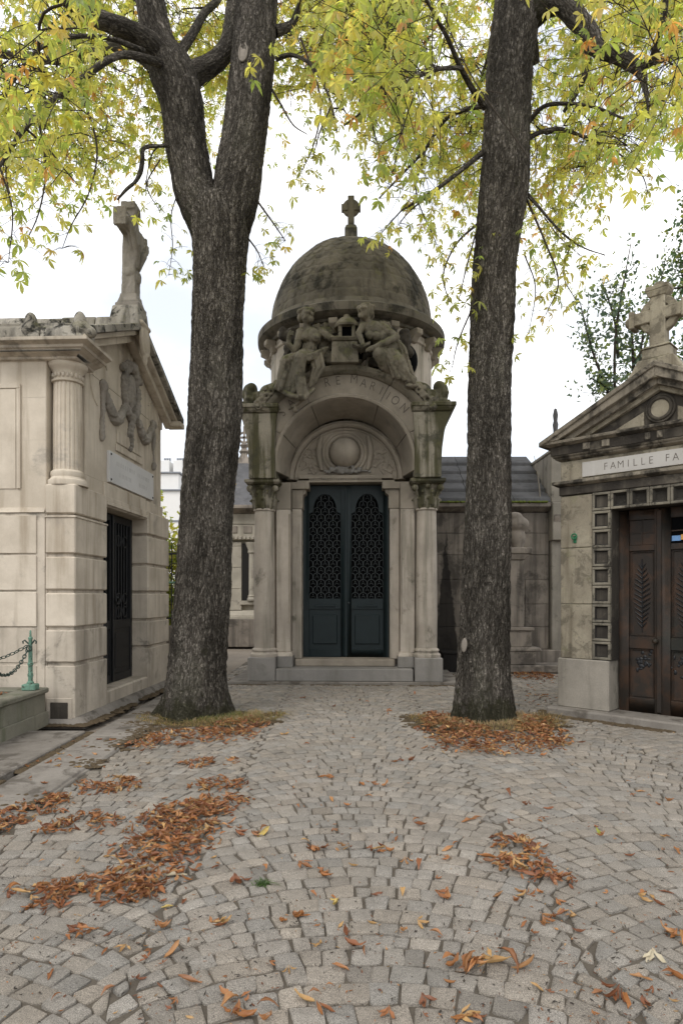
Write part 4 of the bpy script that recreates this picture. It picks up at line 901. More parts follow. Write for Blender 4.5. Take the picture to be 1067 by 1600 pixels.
# sill, door
B('door_sill', 'concrete', rb, -.12, WR+.12, -.16, .5, -.05, .098, bevel=.02)
yd = .24; dz0, dz1 = .10, 2.52; da, db = .632, 1.56; dm = (da+db)/2
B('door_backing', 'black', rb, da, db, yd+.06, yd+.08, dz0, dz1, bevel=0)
for s, (a, b) in enumerate(((da, dm-.004), (dm+.004, db))):
    mb = MB()
    for x0, x1, z0, z1 in ((a, a+.12, dz0, dz1), (b-.05, b, dz0, dz1), (a+.12, b-.05, dz0, .27), (a+.12, b-.05, .86, 1.0), (a+.12, b-.05, 2.03, 2.10), (a+.12, b-.05, 2.40, dz1)): mb.box(x0, x1, yd, yd+.045, z0, z1)
    lf = mb.build('door_leaf', 'rust', rb, .005)
    for z0, z1 in ((.27, .86), (1.0, 2.03)):
        pn = B('panel', 'rust', lf, a+.121, b-.051, yd+.025, yd+.04, z0, z1, bevel=0)
        MB().tube([(a+.14, yd+.022, z0+.02), (b-.07, yd+.022, z0+.02), (b-.07, yd+.022, z1-.02), (a+.14, yd+.022, z1-.02), (a+.14, yd+.022, z0+.02)], .009, 6).build('panel_bead', 'rust', lf)
    xm = (a+.12+b-.05)/2; br = MB()
    br.tube([(xm, yd+.02, 1.06), (xm, yd+.015, 1.93)], .006, 6)
    for i in range(13):
        z = 1.12+i*.058; l = .075*math.sin(math.pi*min(1, (i+2)/15))+.02
        for k in (-1, 1): br.cap((xm, yd+.018, z), (xm+k*l, yd+.012, z+.06), .010, .004, 6)
    br.build('frond_ornament', 'blackdoor', lf)
    br = MB()
    for i in range(24): br.ell((xm+random.gauss(0, .06), yd+.024, .70+random.gauss(0, .06)), (random.uniform(.012, .03), .008, random.uniform(.012, .03)), 8, 5)
    tag(br.build('leaf_ornament', 'blackdoor', lf), kind='stuff')
    wn = B('fanlight', 'black', lf, a+.121, b-.051, yd+.03, yd+.04, 2.10, 2.40, bevel=0)
    B('mullion', 'rust', lf, xm-.008, xm+.008, yd+.01, yd+.03, 2.10, 2.40, bevel=.002); B('transom', 'rust', lf, a+.121, b-.051, yd+.012, yd+.03, 2.24, 2.256, bevel=.002)
    if s == 1:
        for x0, x1, z0, z1, m in ((a+.125, xm-.045, 2.13, 2.19, 'glassblue'), (xm-.043, xm-.012, 2.14, 2.20, 'glassorange'), (xm+.012, b-.06, 2.13, 2.20, 'glassblue')): B('glass_pane', m, lf, x0, x1, yd+.022, yd+.029, z0, z1, bevel=0)
    else: B('glass_pane', 'rust', lf, a+.123, b-.053, yd+.020, yd+.028, 2.104, 2.396, bevel=0)
B('meeting_stile', 'rust', rb, dm-.028, dm+.028, yd-.018, yd-.001, .12, 2.50, bevel=.006)
MB().ell((dm-.03, yd-.05, .96), .034).cap((dm-.03, yd, .96), (dm-.03, yd-.05, .96), .014, .014).build('door_knob', 'rust', rb)
hk = thing('ring_hook', 'small green bronze ring hook fixed on the right tomb pier', 'hook', (0, 0, 0))
hp = FR.ay(898, 841, 0); wx, wy = FR.world(hp.x, -.0); hk.location = (wx, wy, hp.z); hk.rotation_euler = (0, 0, FR.t)
MB().box(-.02, .02, -.012, 0, -.06, .03).build('plate', 'hookgreen', hk, .004); MB().torus((.0, -.03, .02), .032, .009, 'y', 24, 8).build('ring', 'hookgreen', hk)

# ------------------------------------------------------------------ rear right tomb row with slab roof
br_ = thing('slab_roofed_tomb', 'grey stone tomb with stepped slab roof standing behind the right tree', 'mausoleum', (0, 13.0, 0))
random.seed(9)
B('wall_core', 'br', br_, 1.75, 4.20, .06, 2.9, 0, 3.2, bevel=0)
z = .40
for h in (.46, .46, .5, .5, .44, .42):
    x = 1.75; 
    while x < 4.19:
        l = min(random.uniform(.7, 1.1), 4.205-x); l = 4.205-x if 4.205-x-l < .3 else l
        B('wall_stone', 'br', br_, x+.003, x+l-.003, .0+random.uniform(0, .006), .1, z+.003, z+h-.003, bevel=.006); x += l
    z += h
B('plinth', 'br', br_, 1.7, 4.5, -.12, .1, 0, .398, bevel=.015)
mb = MB().frus((1.7, 4.19, -.02, .2), 3.19, (1.7, 4.19, -.16, .2), 3.27).box(1.7, 4.19, -.20, .2, 3.271, 3.36)
mb.build('eave_cornice', 'br', br_, .01)
for i in range(5):
    y0, z0 = -.14+i*.32, 3.365+i*.245; x = 1.45
    for l in (1.1, .9, .74):
        MB().prism([(y0-.02, z0), (y0-.02, z0+.085), (y0+.37, z0+.30), (y0+.37, z0+.2)], 'x', x+.004, x+l-.004).build('roof_slab', 'slab', br_, .008); x += l
mb = MB().box(4.20, 4.50, -.16, 1.3, 3.36, 4.36).box(4.18, 4.52, -.19, 1.3, 4.361, 4.43).box(4.21, 4.48, -.22, .3, 2.6, 3.358).box(4.23, 4.60, -.10, .3, 0, 2.598)
mb.build('end_parapet', 'rb_low', br_, .015)
MB().prism([(-.24, 3.0), (-.24, 3.12), (-.05, 2.8), (-.05, 2.62)], 'x', 4.23, 4.46).build('corbel', 'br', br_, .01)
mb = MB().lathe([(.07, 0), (.075, .05), (.05, .08), (.045, .2), (.06, .25), (.04, .28), (.055, .33), (.03, .38), (.0, .39)], 16, 4.54, .6); mb.v = [(x, y, 4.5+z*2.5) for x, y, z in mb.v]
mb.build('finial', 'slab', br_)
mo = MB()
for i in range(160):
    x = random.uniform(1.6, 4.15); mo.ell((x, -.2+random.uniform(-.02, .06), 3.365), (random.uniform(.03, .09), .05, random.uniform(.01, .028)), 7, 5)
g = G('bright_moss'); pz = g.pos(); M['moss'] = g.done(g.mix(g.noise(pz, 30, 4), (.07, .10, .02), (.16, .18, .045)), .95, g.bump(g.noise(pz, 120, 4), .8, .01), .1)
tag(mo.build('eave_moss', 'moss', br_, ang=80), kind='stuff')
tw = MB(); p0 = at(844, 785, 12.9); tw.tube([p0, at(842, 760, 12.95), at(838, 730, 13.0), at(834, 712, 13.0)], [.018, .014, .009, .004], 6)
tag(tw.build('bare_sapling', 'scar'), 'bare pale sapling stem sprouting from the slab roof eave', 'sapling')
# stele with urn and bench slab in front of the rear wall
st = thing('stele_monument', 'dark mossy stele with carved urn head beside the right tree', 'monument', (3.42, 12.45, 0))
B('bench_slab', 'br', st, -.35, 1.0, -.25, .35, .02, .16, bevel=.015); B('base_block', 'br', st, -.30, .30, -.2, .25, .162, .42, bevel=.015)
MB().frus((-.32, .42, -.22, .27), .42, (-.28, .38, -.2, .25), .50).build('base_moulding', 'br', st, .02)
B('pedestal', 'br', st, -.2, .24, -.12, .2, .50, .82, bevel=.012); B('pedestal_cap', 'br', st, -.24, .28, -.16, .22, .82, .88)
B('shaft', 'br', st, -.2, .10, -.08, .18, .88, 2.18, bevel=.012)
MB().frus((-.22, .12, -.1, .2), 2.18, (-.26, .20, -.14, .22), 2.30).box(-.28, .24, -.16, .22, 2.30, 2.42).build('capital', 'br', st, .015)
mb = MB().ell((.0, .0, 2.62), (.16, .14, .2)); mb.ell((.02, -.02, 2.88), (.2, .16, .15)); mb.ell((-.05, 0, 3.02), (.15, .13, .1)); mb.cap((0, 0, 2.4), (0, 0, 2.6), .1, .14)
sculpt('carved_urn', mb, .025, 'br', st, 2)
bx2 = thing('dark_planter', 'dark square planter box standing beside the mausoleum plinth', 'planter', at(705, 1040, 12.6)-Vector((0, 0, .0)))
bx2.location.z = 0
MB().frus((-.18, .18, -.15, .15), 0, (-.2, .2, -.18, .18), .36).build('box', 'stain', bx2, .01); MB().box(-.22, .22, -.2, .2, .36, .40).build('rim', 'stain', bx2, .008)

# ------------------------------------------------------------------ rear left chapel
bl = thing('slate_roofed_chapel', 'pale stone chapel with colonnette niche and slate roof behind the left tree', 'mausoleum', (0, 18.6, 0))
B('wall', 'bl', bl, -4.3, -1.7, .1, 3.2, .85, 3.95, bevel=.01)
B('base', 'br', bl, -4.4, -1.65, -.12, 3.2, 0, .80, bevel=.015)
MB().box(-4.37, -1.66, -.08, 3.2, .801, .90).frus((-4.37, -1.66, -.05, 3.2), .90, (-4.33, -1.68, .02, 3.2), 1.06).build('base_moulding', 'bl', bl, .012)
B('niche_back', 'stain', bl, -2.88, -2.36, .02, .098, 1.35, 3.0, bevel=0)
for x0, x1 in ((-4.3, -2.90), (-2.34, -1.7)):
    zz = 1.07
    for h in (.62, .62, .62): B('wall_stone', 'bl', bl, x0, x1, .0, .098, zz, zz+h-.01, bevel=.006); zz += h
    B('wall_stone', 'bl', bl, x0, x1, .0, .098, zz, 3.04, bevel=.006)
B('niche_sill', 'bl', bl, -2.95, -2.3, -.05, .098, 1.22, 1.34, bevel=.01)
cn = MB().lathe([(.09, 1.50), (.085, 2.7)], 20, -2.60, -.0).build('colonnette', 'bl', bl)
MB().lathe([(.14, 1.345), (.14, 1.40), (.11, 1.44), (.12, 1.48), (.09, 1.51)], 20, -2.60, 0).build('colonnette_base', 'bl', cn)
MB().lathe([(.09, 2.70), (.12, 2.74), (.11, 2.82), (.17, 2.96), (.18, 3.03)], 20, -2.60, 0).build('colonnette_capital', 'bl', cn)
B('frieze', 'bl', bl, -4.32, -1.68, -.04, .098, 3.10, 3.55, bevel=.01)
for i in range(22): B('dentil', 'bl', bl, -4.28+i*.12, -4.28+i*.12+.07, -.10, -.041, 3.12, 3.20, bevel=.006)
for i in range(6): MB().frus((-4.1+i*.42, -3.85+i*.42, -.062, -.04), 3.30, (-4.1+i*.42, -3.85+i*.42, -.062, -.04), 3.50).build('frieze_panel', 'br', bl, .02)
MB().frus((-4.36, -1.66, -.08, 3.2), 3.86, (-4.6, -1.5, -.32, 3.4), 3.98).box(-4.62, -1.48, -.34, 3.42, 3.981, 4.08).build('eave_cornice', 'br', bl, .012)
B('attic', 'bl', bl, -4.33, -1.68, -.05, .098, 3.56, 3.859, bevel=.01)
rf = MB().frus((-4.55, -1.55, -.28, 3.3), 4.085, (-3.15, -2.95, 1.3, 1.7), 5.65).build('slate_roof', 'slab', bl, .01)
mb = MB().frus((-3.3, -2.8, 1.2, 1.8), 5.5, (-3.12, -2.98, 1.4, 1.6), 5.95).lathe([(.10, 5.9), (.16, 6.0), (.08, 6.1), (.13, 6.2), (.05, 6.3)], 16, -3.05, 1.5)
mb.torus((-3.05, 1.5, 6.45), .16, .035, 'y', 24, 8).box(-3.08, -3.02, 1.47, 1.53, 6.25, 6.8).box(-3.22, -2.88, 1.47, 1.53, 6.42, 6.48)
mb.build('roof_finial', 'br', bl)
g = G('yellow_moss'); pz = g.pos(); M['ymoss'] = g.done(g.mix(g.noise(pz, 12, 5), (.22, .17, .035), (.42, .30, .07)), .95, g.bump(g.noise(pz, 80, 4), .8, .02), .1)
mb = MB()
for i in range(60): t = random.random()**.7; mb.ell((-3.05+random.uniform(-.45, .5)*(1.3-t), 1.3-1.5*(1-t)*.55-.02, 4.75+t*.75), (random.uniform(.06, .13), .06, .05), 8, 5)
tag(mb.build('roof_moss', 'ymoss', bl, ang=80), kind='stuff')
# railing and shrub between the chapels
fe = thing('iron_railing', 'rusty iron railing on low stone wall between the left chapels', 'railing', (0, 13.4, 0))
B('low_wall', 'br', fe, -5.4, -2.75, -.12, .12, 0, .86, bevel=.015)
for i in range(16): x = -5.2+i*.15; MB().tube([(x, 0, .86), (x, 0, 2.5), (x, 0, 2.62)], [.012, .012, .002], 7).build('bar', 'blackdoor', fe)
for z in (1.0, 1.75, 2.35): B('rail', 'verdigris' if z == 1.75 else 'blackdoor', fe, -5.35, -2.8, -.018, .018, z, z+.035, bevel=.004)
for i in range(7): MB().torus((-5.0+i*.3, 0, 2.05), .12, .009, 'y', 20, 6).build('scroll', 'blackdoor', fe)

# ------------------------------------------------------------------ far city buildings
fb = thing('apartment_building', 'distant white rendered apartment building with chimney stacks past the left chapel', 'building', (-19, 62, 0))
B('wall', 'plaster', fb, -9, 4.6, 0, 12, 0, 11.6, bevel=.02); B('upper_wall', 'plaster', fb, -9, 3.1, .6, 11, 11.62, 13.4, bevel=.02)
B('roof_edge', 'zinc', fb, -9.2, 4.8, -.2, 12, 11.601, 11.75, bevel=.02); B('roof_top', 'zinc', fb, -9.2, 3.3, .4, 11.2, 13.401, 13.55, bevel=.02)
B('string_course', 'zinc', fb, -9.05, 4.65, -.08, .1, 8.6, 8.78, bevel=.02)
for i in range(3):
    for z in (2.2, 5.4, 9.2): B('window', 'winfar', fb, -8+i*2.5, -6.9+i*2.5, -.03, .05, z, z+1.7, bevel=0)
for x in (.9, 2.2): 
    ch_ = B('chimney', 'plaster', fb, x, x+.9, 2, 4, 13.55, 15.0, bevel=.02)
    for k in range(3): MB().lathe([(.1, 15.0), (.12, 15.4)], 10, x+.2+.25*k, 3).build('chimney_pot', 'zinc', ch_)
fc = thing('townhouse', 'distant town house with twin chimney pots behind the slab roofed tomb', 'building', (12, 64, 0))
B('wall', 'plaster', fc, -5, 6, 0, 10, 0, 12.2, bevel=.02); MB().prism([(-.3, 12.2), (4, 14.2), (10.3, 12.2)], 'x', -5.2, 6.2).build('roof', 'zinc', fc)
for i in range(4):
    for z in (2, 5, 8.5): B('window', 'winfar', fc, -4+i*2.5, -3+i*2.5, -.03, .05, z, z+1.7, bevel=0)
ch_ = B('chimney', 'plaster', fc, -.95, .95, 1.4, 2.6, 12.5, 15.0, bevel=.03)
for k in (-.4, .4): MB().lathe([(.22, 15.0), (.2, 15.5), (.26, 15.55), (.24, 15.75)], 12, k, 2).build('chimney_pot', 'br', ch_)
# ------------------------------------------------------------------ trees
def crom(P, n):
    """Catmull-Rom resample of (x,y,z,r) rows to n rows, even by length"""
    P = np.asarray(P, float); Q = np.vstack([2*P[0]-P[1], P, 2*P[-1]-P[-2]]); out = []
    for i in range(1, len(Q)-2):
        t = np.linspace(0, 1, 24, endpoint=False)[:, None]; a, b, c, d = Q[i-1:i+3]
        out.append(.5*((2*b)+(-a+c)*t+(2*a-5*b+4*c-d)*t**2+(-a+3*b-3*c+d)*t**3))
    out = np.vstack(out+[P[-1:]]); s = np.r_[0, np.cumsum(np.linalg.norm(np.diff(out[:, :3], axis=0), axis=1))]
    u = np.linspace(0, s[-1], n); return np.stack([np.interp(u, s, out[:, k]) for k in range(4)], 1), u
def limb_mesh(path, n_len, n_rad, seed=0, amp=.016, flare=None, off=0.):
    P, s = crom(path, n_len); C = P[:, :3]; r = np.maximum(P[:, 3], .002)
    T = np.gradient(C, axis=0); T /= np.linalg.norm(T, axis=1)[:, None]
    u = np.cross(T[0], [0, 1, 0.1]); u /= np.linalg.norm(u); U = []
    for t in T: u = u-t*np.dot(u, t); u = u/np.linalg.norm(u); U.append(u)
    U = np.array(U); Wv = np.cross(T, U); a = np.linspace(0, 2*np.pi, n_rad, endpoint=False)
    ca, sa = np.cos(a)[None, :, None], np.sin(a)[None, :, None]
    D = U[:, None]*ca+Wv[:, None]*sa; rr = np.repeat(r[:, None], n_rad, 1)
    if flare is not None: rr = flare(rr, s[:, None], a[None])
    q = np.stack([rr*np.cos(a)[None], rr*np.sin(a)[None], np.repeat(s[:, None], n_rad, 1)+off], -1)
    if amp:
        f = q.reshape(-1, 3)
        w1 = pnoise(f*np.array([5, 5, 1.1]), seed)*.9; w2 = pnoise(f*np.array([16, 16, 3.6])+w1[:, None], seed+1); w3 = pnoise(f*np.array([38, 38, 12]), seed+2)
        w4 = pnoise(f*np.array([30, 30, 5.5])+w1[:, None]*2, seed+5); rid = .6*(1-np.abs(w2)*2.2)+.7*(1-np.abs(w4)*2.6)
        d = amp*(1.3*w1-.75*np.clip(rid, -.3, 1.2)+.45*w3)
        rr = rr+d.reshape(rr.shape)*np.minimum(1, rr/.12)
    V = C[:, None]+D*rr[..., None]; idx = np.arange(n_len*n_rad).reshape(n_len, n_rad)
    F = np.stack([idx[:-1], np.roll(idx[:-1], -1, 1), np.roll(idx[1:], -1, 1), idx[1:]], -1).reshape(-1, 4)
    return V.reshape(-1, 3), F, q.reshape(-1, 3), C
def merge(parts):
    V, F, Q, o = [], [], [], 0
    for v, f, q in parts: V.append(v); F.append(f+o); Q.append(q); o += len(v)
    return np.vstack(V), np.vstack(F), np.vstack(Q)
def px_path(rows):
    """(px, py, depth, radius in photo pixels) -> world rows"""
    return [(*at(x, y, Y), rp*Y/FPX) for x, y, Y, rp in rows]

def leaflet(L_, wd, bend, fold):
    t = [0, .28, .55, .78, 1.]; hw = [.012, .10, .19, .15, .0]; V = []; F = []
    for i, (a, b) in enumerate(zip(t, hw)):
        y = L_*a; z = -bend*L_*a*a; x = b*L_*wd
        V += [(-x, y, z+fold*x), (0, y, z), (x, y, z+fold*x)]
    for i in range(4): F += [(3*i, 3*i+1, 3*i+4, 3*i+3), (3*i+1, 3*i+2, 3*i+5, 3*i+4)]
    return np.array(V), np.array(F)
def palmate(seed):
    r = random.Random(seed); n = r.choice((5, 5, 6, 7)); V = []; F = []; T = []; o = 0
    for i in range(n):
        a = (i-(n-1)/2)/((n-1)/2)*R(r.uniform(95, 125)); L_ = (1-.42*abs(i-(n-1)/2)/((n-1)/2))*r.uniform(.85, 1.1)
        v, f = leaflet(L_, r.uniform(.7, 1.15), r.uniform(.15, 1.0), r.uniform(.1, .9))
        tw = R(r.uniform(-35, 35)); v = np.c_[v[:, 0]*math.cos(tw)-v[:, 2]*math.sin(tw), v[:, 1], v[:, 0]*math.sin(tw)+v[:, 2]*math.cos(tw)]
        v = np.c_[v[:, 0]*math.cos(a)+v[:, 1]*math.sin(a), -v[:, 0]*math.sin(a)+v[:, 1]*math.cos(a), v[:, 2]-.25*v[:, 1]*(abs(a) > 1.4)]
        V.append(v); F.append(f+o); o += len(v); T.append(np.full(len(v), r.uniform(-.12, .12)))
    # petiole
    v = np.array([(-.012, 0, 0), (.012, 0, 0), (.010, -.7, .10), (-.010, -.7, .10)]); V.append(v); F.append(np.array([[0, 1, 2, 3]])+o); T.append(np.full(4, -.2))
    return np.vstack(V), np.vstack(F), np.concatenate(T)
LEAF = [palmate(i) for i in range(14)]
PAL = np.array([(.40, .395, .095), (.44, .41, .11), (.34, .365, .09), (.47, .42, .12), (.26, .31, .075), (.46, .35, .09), (.21, .27, .07), (.42, .23, .08), (.39, .40, .14)])
PW = np.array([.2, .18, .18, .13, .11, .05, .06, .025, .07]); PW /= PW.sum()
def rotm(d, roll):
    """+Y of the template along d"""
    d = d/np.linalg.norm(d); s_ = np.cross(d, [0, 0, 1.]); s_ = s_/(np.linalg.norm(s_)+1e-6); u = np.cross(s_, d)
    c, s2 = math.cos(roll), math.sin(roll); x = s_*c+u*s2; z = -s_*s2+u*c
    return np.stack([x, d, z], 1)
def yd(x): return np.interp(x, [-400, 0, 60, 130, 250, 300, 400, 440, 520, 600, 660, 735, 800, 880, 940, 1000, 1067, 1400], [330, 290, 300, 270, 260, 230, 150, 150, 120, 170, 270, 320, 360, 340, 290, 240, 225, 300])
def ysp(x): return np.interp(x, [-400, 0, 60, 130, 250, 300, 370, 440, 520, 600, 660, 735, 800, 880, 940, 1000, 1067, 1400], [430, 420, 370, 370, 350, 320, 330, 360, 270, 380, 440, 560, 500, 500, 400, 310, 290, 380])
class Tree:
    def __init__(s, name, label, base):
        s.base = Vector(base); s.o = thing(name, label, 'tree', base); s.skel = []; s.rad = []; s.clear = [99999]; s.sprays = []
    def add(s, o): o.parent = s.o; o.location = -s.base; return o
def crown(tr, seed, n_br, n_tw, X0, Y0, zmin, rmax, xr, keep):
    r = random.Random(seed); nr = np.random.default_rng(seed)
    skel = np.vstack(tr.skel); lev = np.concatenate(tr.rad)
    def sample(dense):
        while True:
            if r.random() < .70: px, py = r.uniform(*xr), r.uniform(-60, 520)
            else: px, py = r.uniform(-900, 1900), r.uniform(-2200, 300)
            Y = Y0+(r.uniform(.1, 5.2) if r.random() < .84 else r.uniform(-3.4, .1)); p = at(px, py, Y)
            if Y < Y0+.4 and -60 < py < 520 and min(abs(px-c_) for c_ in tr.clear) < 90: continue
            if Y < 3.6 or p.z < zmin or p.z > 12.5: continue
            if math.hypot(p.x-X0, p.y-Y0) > rmax*(1-.35*max(0, (p.z-8)/5)): continue
            a, b = yd(px), ysp(px); k = 1. if py < a else max(0., 1-(py-a)/(b-a))**1.6*(0.5)
            if dense and k < .99: continue
            if r.random() > k: continue
            if r.random() > (.15+.85*(pnoise(np.array([[p.x*1.3, p.y*1.3, p.z*1.3]]), seed)[0] > -.08)): continue
            return np.array(p)
    tubes = []; segs = []
    for i in range(n_br):
        T_ = sample(i % 3 != 0); d = np.linalg.norm(skel-T_, axis=1)+np.where(skel[:, 2] > T_[2]+.8, .0, .25)+np.where(lev > .10, .9, 0)
        k = int(r.choice(np.argsort(d)[:5])); P0 = skel[k]
        if d[k] > 4.2: continue
        mid = (P0+T_)/2+np.array([r.gauss(0, .15), r.gauss(0, .15), .16*np.linalg.norm(T_-P0)])
        r0 = min(lev[k]*.75, .008+.011*np.linalg.norm(T_-P0)); q1 = P0*.7+mid*.3+nr.normal(0, .05, 3); q2 = mid*.45+T_*.55+nr.normal(0, .08, 3)
        path = [(*P0, r0), (*q1, r0*.85), (*mid, r0*.68), (*q2, r0*.5), (*T_, .005)]
        V, F, Q, C = limb_mesh(path, 14, 5, 0, 0); tubes.append((V, F, Q)); skel = np.vstack([skel, C[2:]]); lev = np.r_[lev, np.interp(np.arange(2, 14), [0, 13], [r0, .006])]
    leaves = []
    for i in range(n_tw):
        E = sample(False); d = np.linalg.norm(skel-E, axis=1)+np.where(skel[:, 2] > E[2], 0, .35)+np.where(lev > .08, .8, 0); k = int(r.choice(np.argsort(d)[:14])); P0 = skel[k]
        if d[k] > 1.55: continue
        mid = (P0+E)/2+np.array([r.gauss(0, .12), r.gauss(0, .12), r.uniform(.05, .25)*np.linalg.norm(E-P0)])
        path = [(*P0, .0048), (*mid, .0036), (*E, .0018)]
        V, F, Q, C = limb_mesh(path, 7, 3, 0, 0); tubes.append((V, F, Q))
        nl = r.choice((3, 4, 5, 6)) if r.random() < .8 else 2
        for j in range(nl):
            t = 1-.75*(j/nl)**1.2*r.uniform(.6, 1); c = C[min(6, int(t*6))]+nr.normal(0, .015, 3)
            a = r.uniform(0, 2*math.pi); pit = R(r.uniform(15, 80)); dd = np.array([math.cos(a)*math.cos(pit), math.sin(a)*math.cos(pit), -math.sin(pit)])
            sz = r.uniform(.062, .118); c = c+dd*sz*.65
            col = PAL[nr.choice(len(PAL), p=PW)]*r.uniform(.8, 1.15); leaves.append((c, rotm(dd, r.uniform(-.6, .6)), sz, col, r.randrange(14)))
    for rows_ in tr.sprays:
        path = px_path(rows_); V, F, Q, C = limb_mesh(path, 24, 5, 0, 0); tubes.append((V, F, Q)); ln = np.linalg.norm(C[-1]-C[0])
        for j in range(int(9+ln*9)):
            k = min(23, int(24*(1-r.random()**1.5*.85))); c0 = C[k]; a = r.uniform(0, 6.28); e_ = c0+np.array([math.cos(a)*.16, math.sin(a)*.16, r.uniform(-.14, .05)])*r.uniform(.2, 1.3)
            V, F, Q, _ = limb_mesh([(*c0, .003), (*((c0+e_)/2+np.array([0, 0, .02])), .0022), (*e_, .0014)], 4, 3, 0, 0); tubes.append((V, F, Q))
            pit_ = R(r.uniform(15, 85)); dd = np.array([math.cos(a)*math.cos(pit_), math.sin(a)*math.cos(pit_), -math.sin(pit_)]); sz = r.uniform(.06, .115)
            leaves.append((e_+dd*sz*.65, rotm(dd, r.uniform(-.7, .7)), sz, PAL[nr.choice(len(PAL), p=PW)]*r.uniform(.7, 1.1), r.randrange(14)))
    V, F, Q = merge(tubes); tr.add(npmesh('branchlets', V, F, 'twig', None))
    # the leaves that show largest are parts, the rest of the crown is one mass
    def show(l):
        c = l[0]; px, py = CX+c[0]/c[1]*FPX, HOR-(c[2]-CAMH)/c[1]*FPX
        return l[2]/c[1] if (-10 < px < 1077 and -10 < py < 1600) else 0
    leaves.sort(key=lambda l: -show(l)); near, rest = leaves[:keep], leaves[keep:]
    store = {}
    for c, m, sz, col, v in near:
        ci = int(np.argmin(np.abs(PAL-col).sum(1))); key = (v, ci)
        if key not in store:
            V, F, T = LEAF[v]; me_o = npmesh('leaf', V, F, 'leaf', None, PAL[ci][None]*(1+T[:, None])); store[key] = me_o.data; bpy.data.objects.remove(me_o)
        o = bpy.data.objects.new('leaf', store[key]); COL.objects.link(o); o.parent = tr.o
        mm = Matrix(((*(m[0]*sz), c[0]-tr.base.x), (*(m[1]*sz), c[1]-tr.base.y), (*(m[2]*sz), c[2]-tr.base.z), (0, 0, 0, 1))); o.matrix_local = mm
    AV, AF, AC, off = [], [], [], 0
    for c, m, sz, col, v in rest:
        V, F, T = LEAF[v]; AV.append(V @ m.T*sz+c); AF.append(F+off); AC.append(col[None]*(1+T[:, None])); off += len(V)
    cr = npmesh('crown', np.vstack(AV), np.vstack(AF), 'leaf', None, np.vstack(AC)); tr.add(cr); tag(cr, kind='stuff')
    return len(leaves)

def build_limbs(tr, name, specs, seed):
    for i, (rows, nl, nr_, amp) in enumerate(specs):
        path = px_path(rows); V, F, Q, C = limb_mesh(path, nl, nr_, seed+i*3, amp, off=i*3.)
        tr.add(npmesh(name, V, F, 'bark', None, vec=Q)); P, s = crom(path, 20); tr.skel.append(P[:, :3]); tr.rad.append(P[:, 3])
# ---- left chestnut
b0 = gnd(313, 1128); Yl = b0.y+.33
tl = Tree('chestnut_tree', 'forked chestnut tree with thick grey bark beside the cream gabled chapel', (b0.x, Yl, 0))
tr_rows = [(304, 1140, Yl, 57), (305, 1110, Yl, 50), (308, 1050, Yl, 45), (312, 1000, Yl, 43.5), (319, 900, Yl, 42.5), (324, 800, Yl, 41.5), (332, 700, Yl, 40.5), (338, 600, Yl, 40.5), (340, 500, Yl, 40.5), (343, 420, Yl, 41.5), (343, 360, Yl, 45.5), (340, 330, Yl+.02, 46), (338, 312, Yl+.02, 36), (337, 302, Yl, 14)]
def flare_l(rr, s, a):
    k = np.exp(-s/.26); lob = .5+.5*np.cos(4*a+.8)+.35*np.cos(7*a+2)
    return rr*(1+.55*k*lob)*(1+.03*np.cos(6*a+s*1.5))
V, F, Q, C = limb_mesh(px_path(tr_rows), 760, 210, 2, .017, flare_l); tl.add(npmesh('trunk', V, F, 'bark', None, vec=Q))
P, s = crom(px_path(tr_rows), 30); tl.skel.append(P[12:, :3]); tl.rad.append(P[12:, 3])
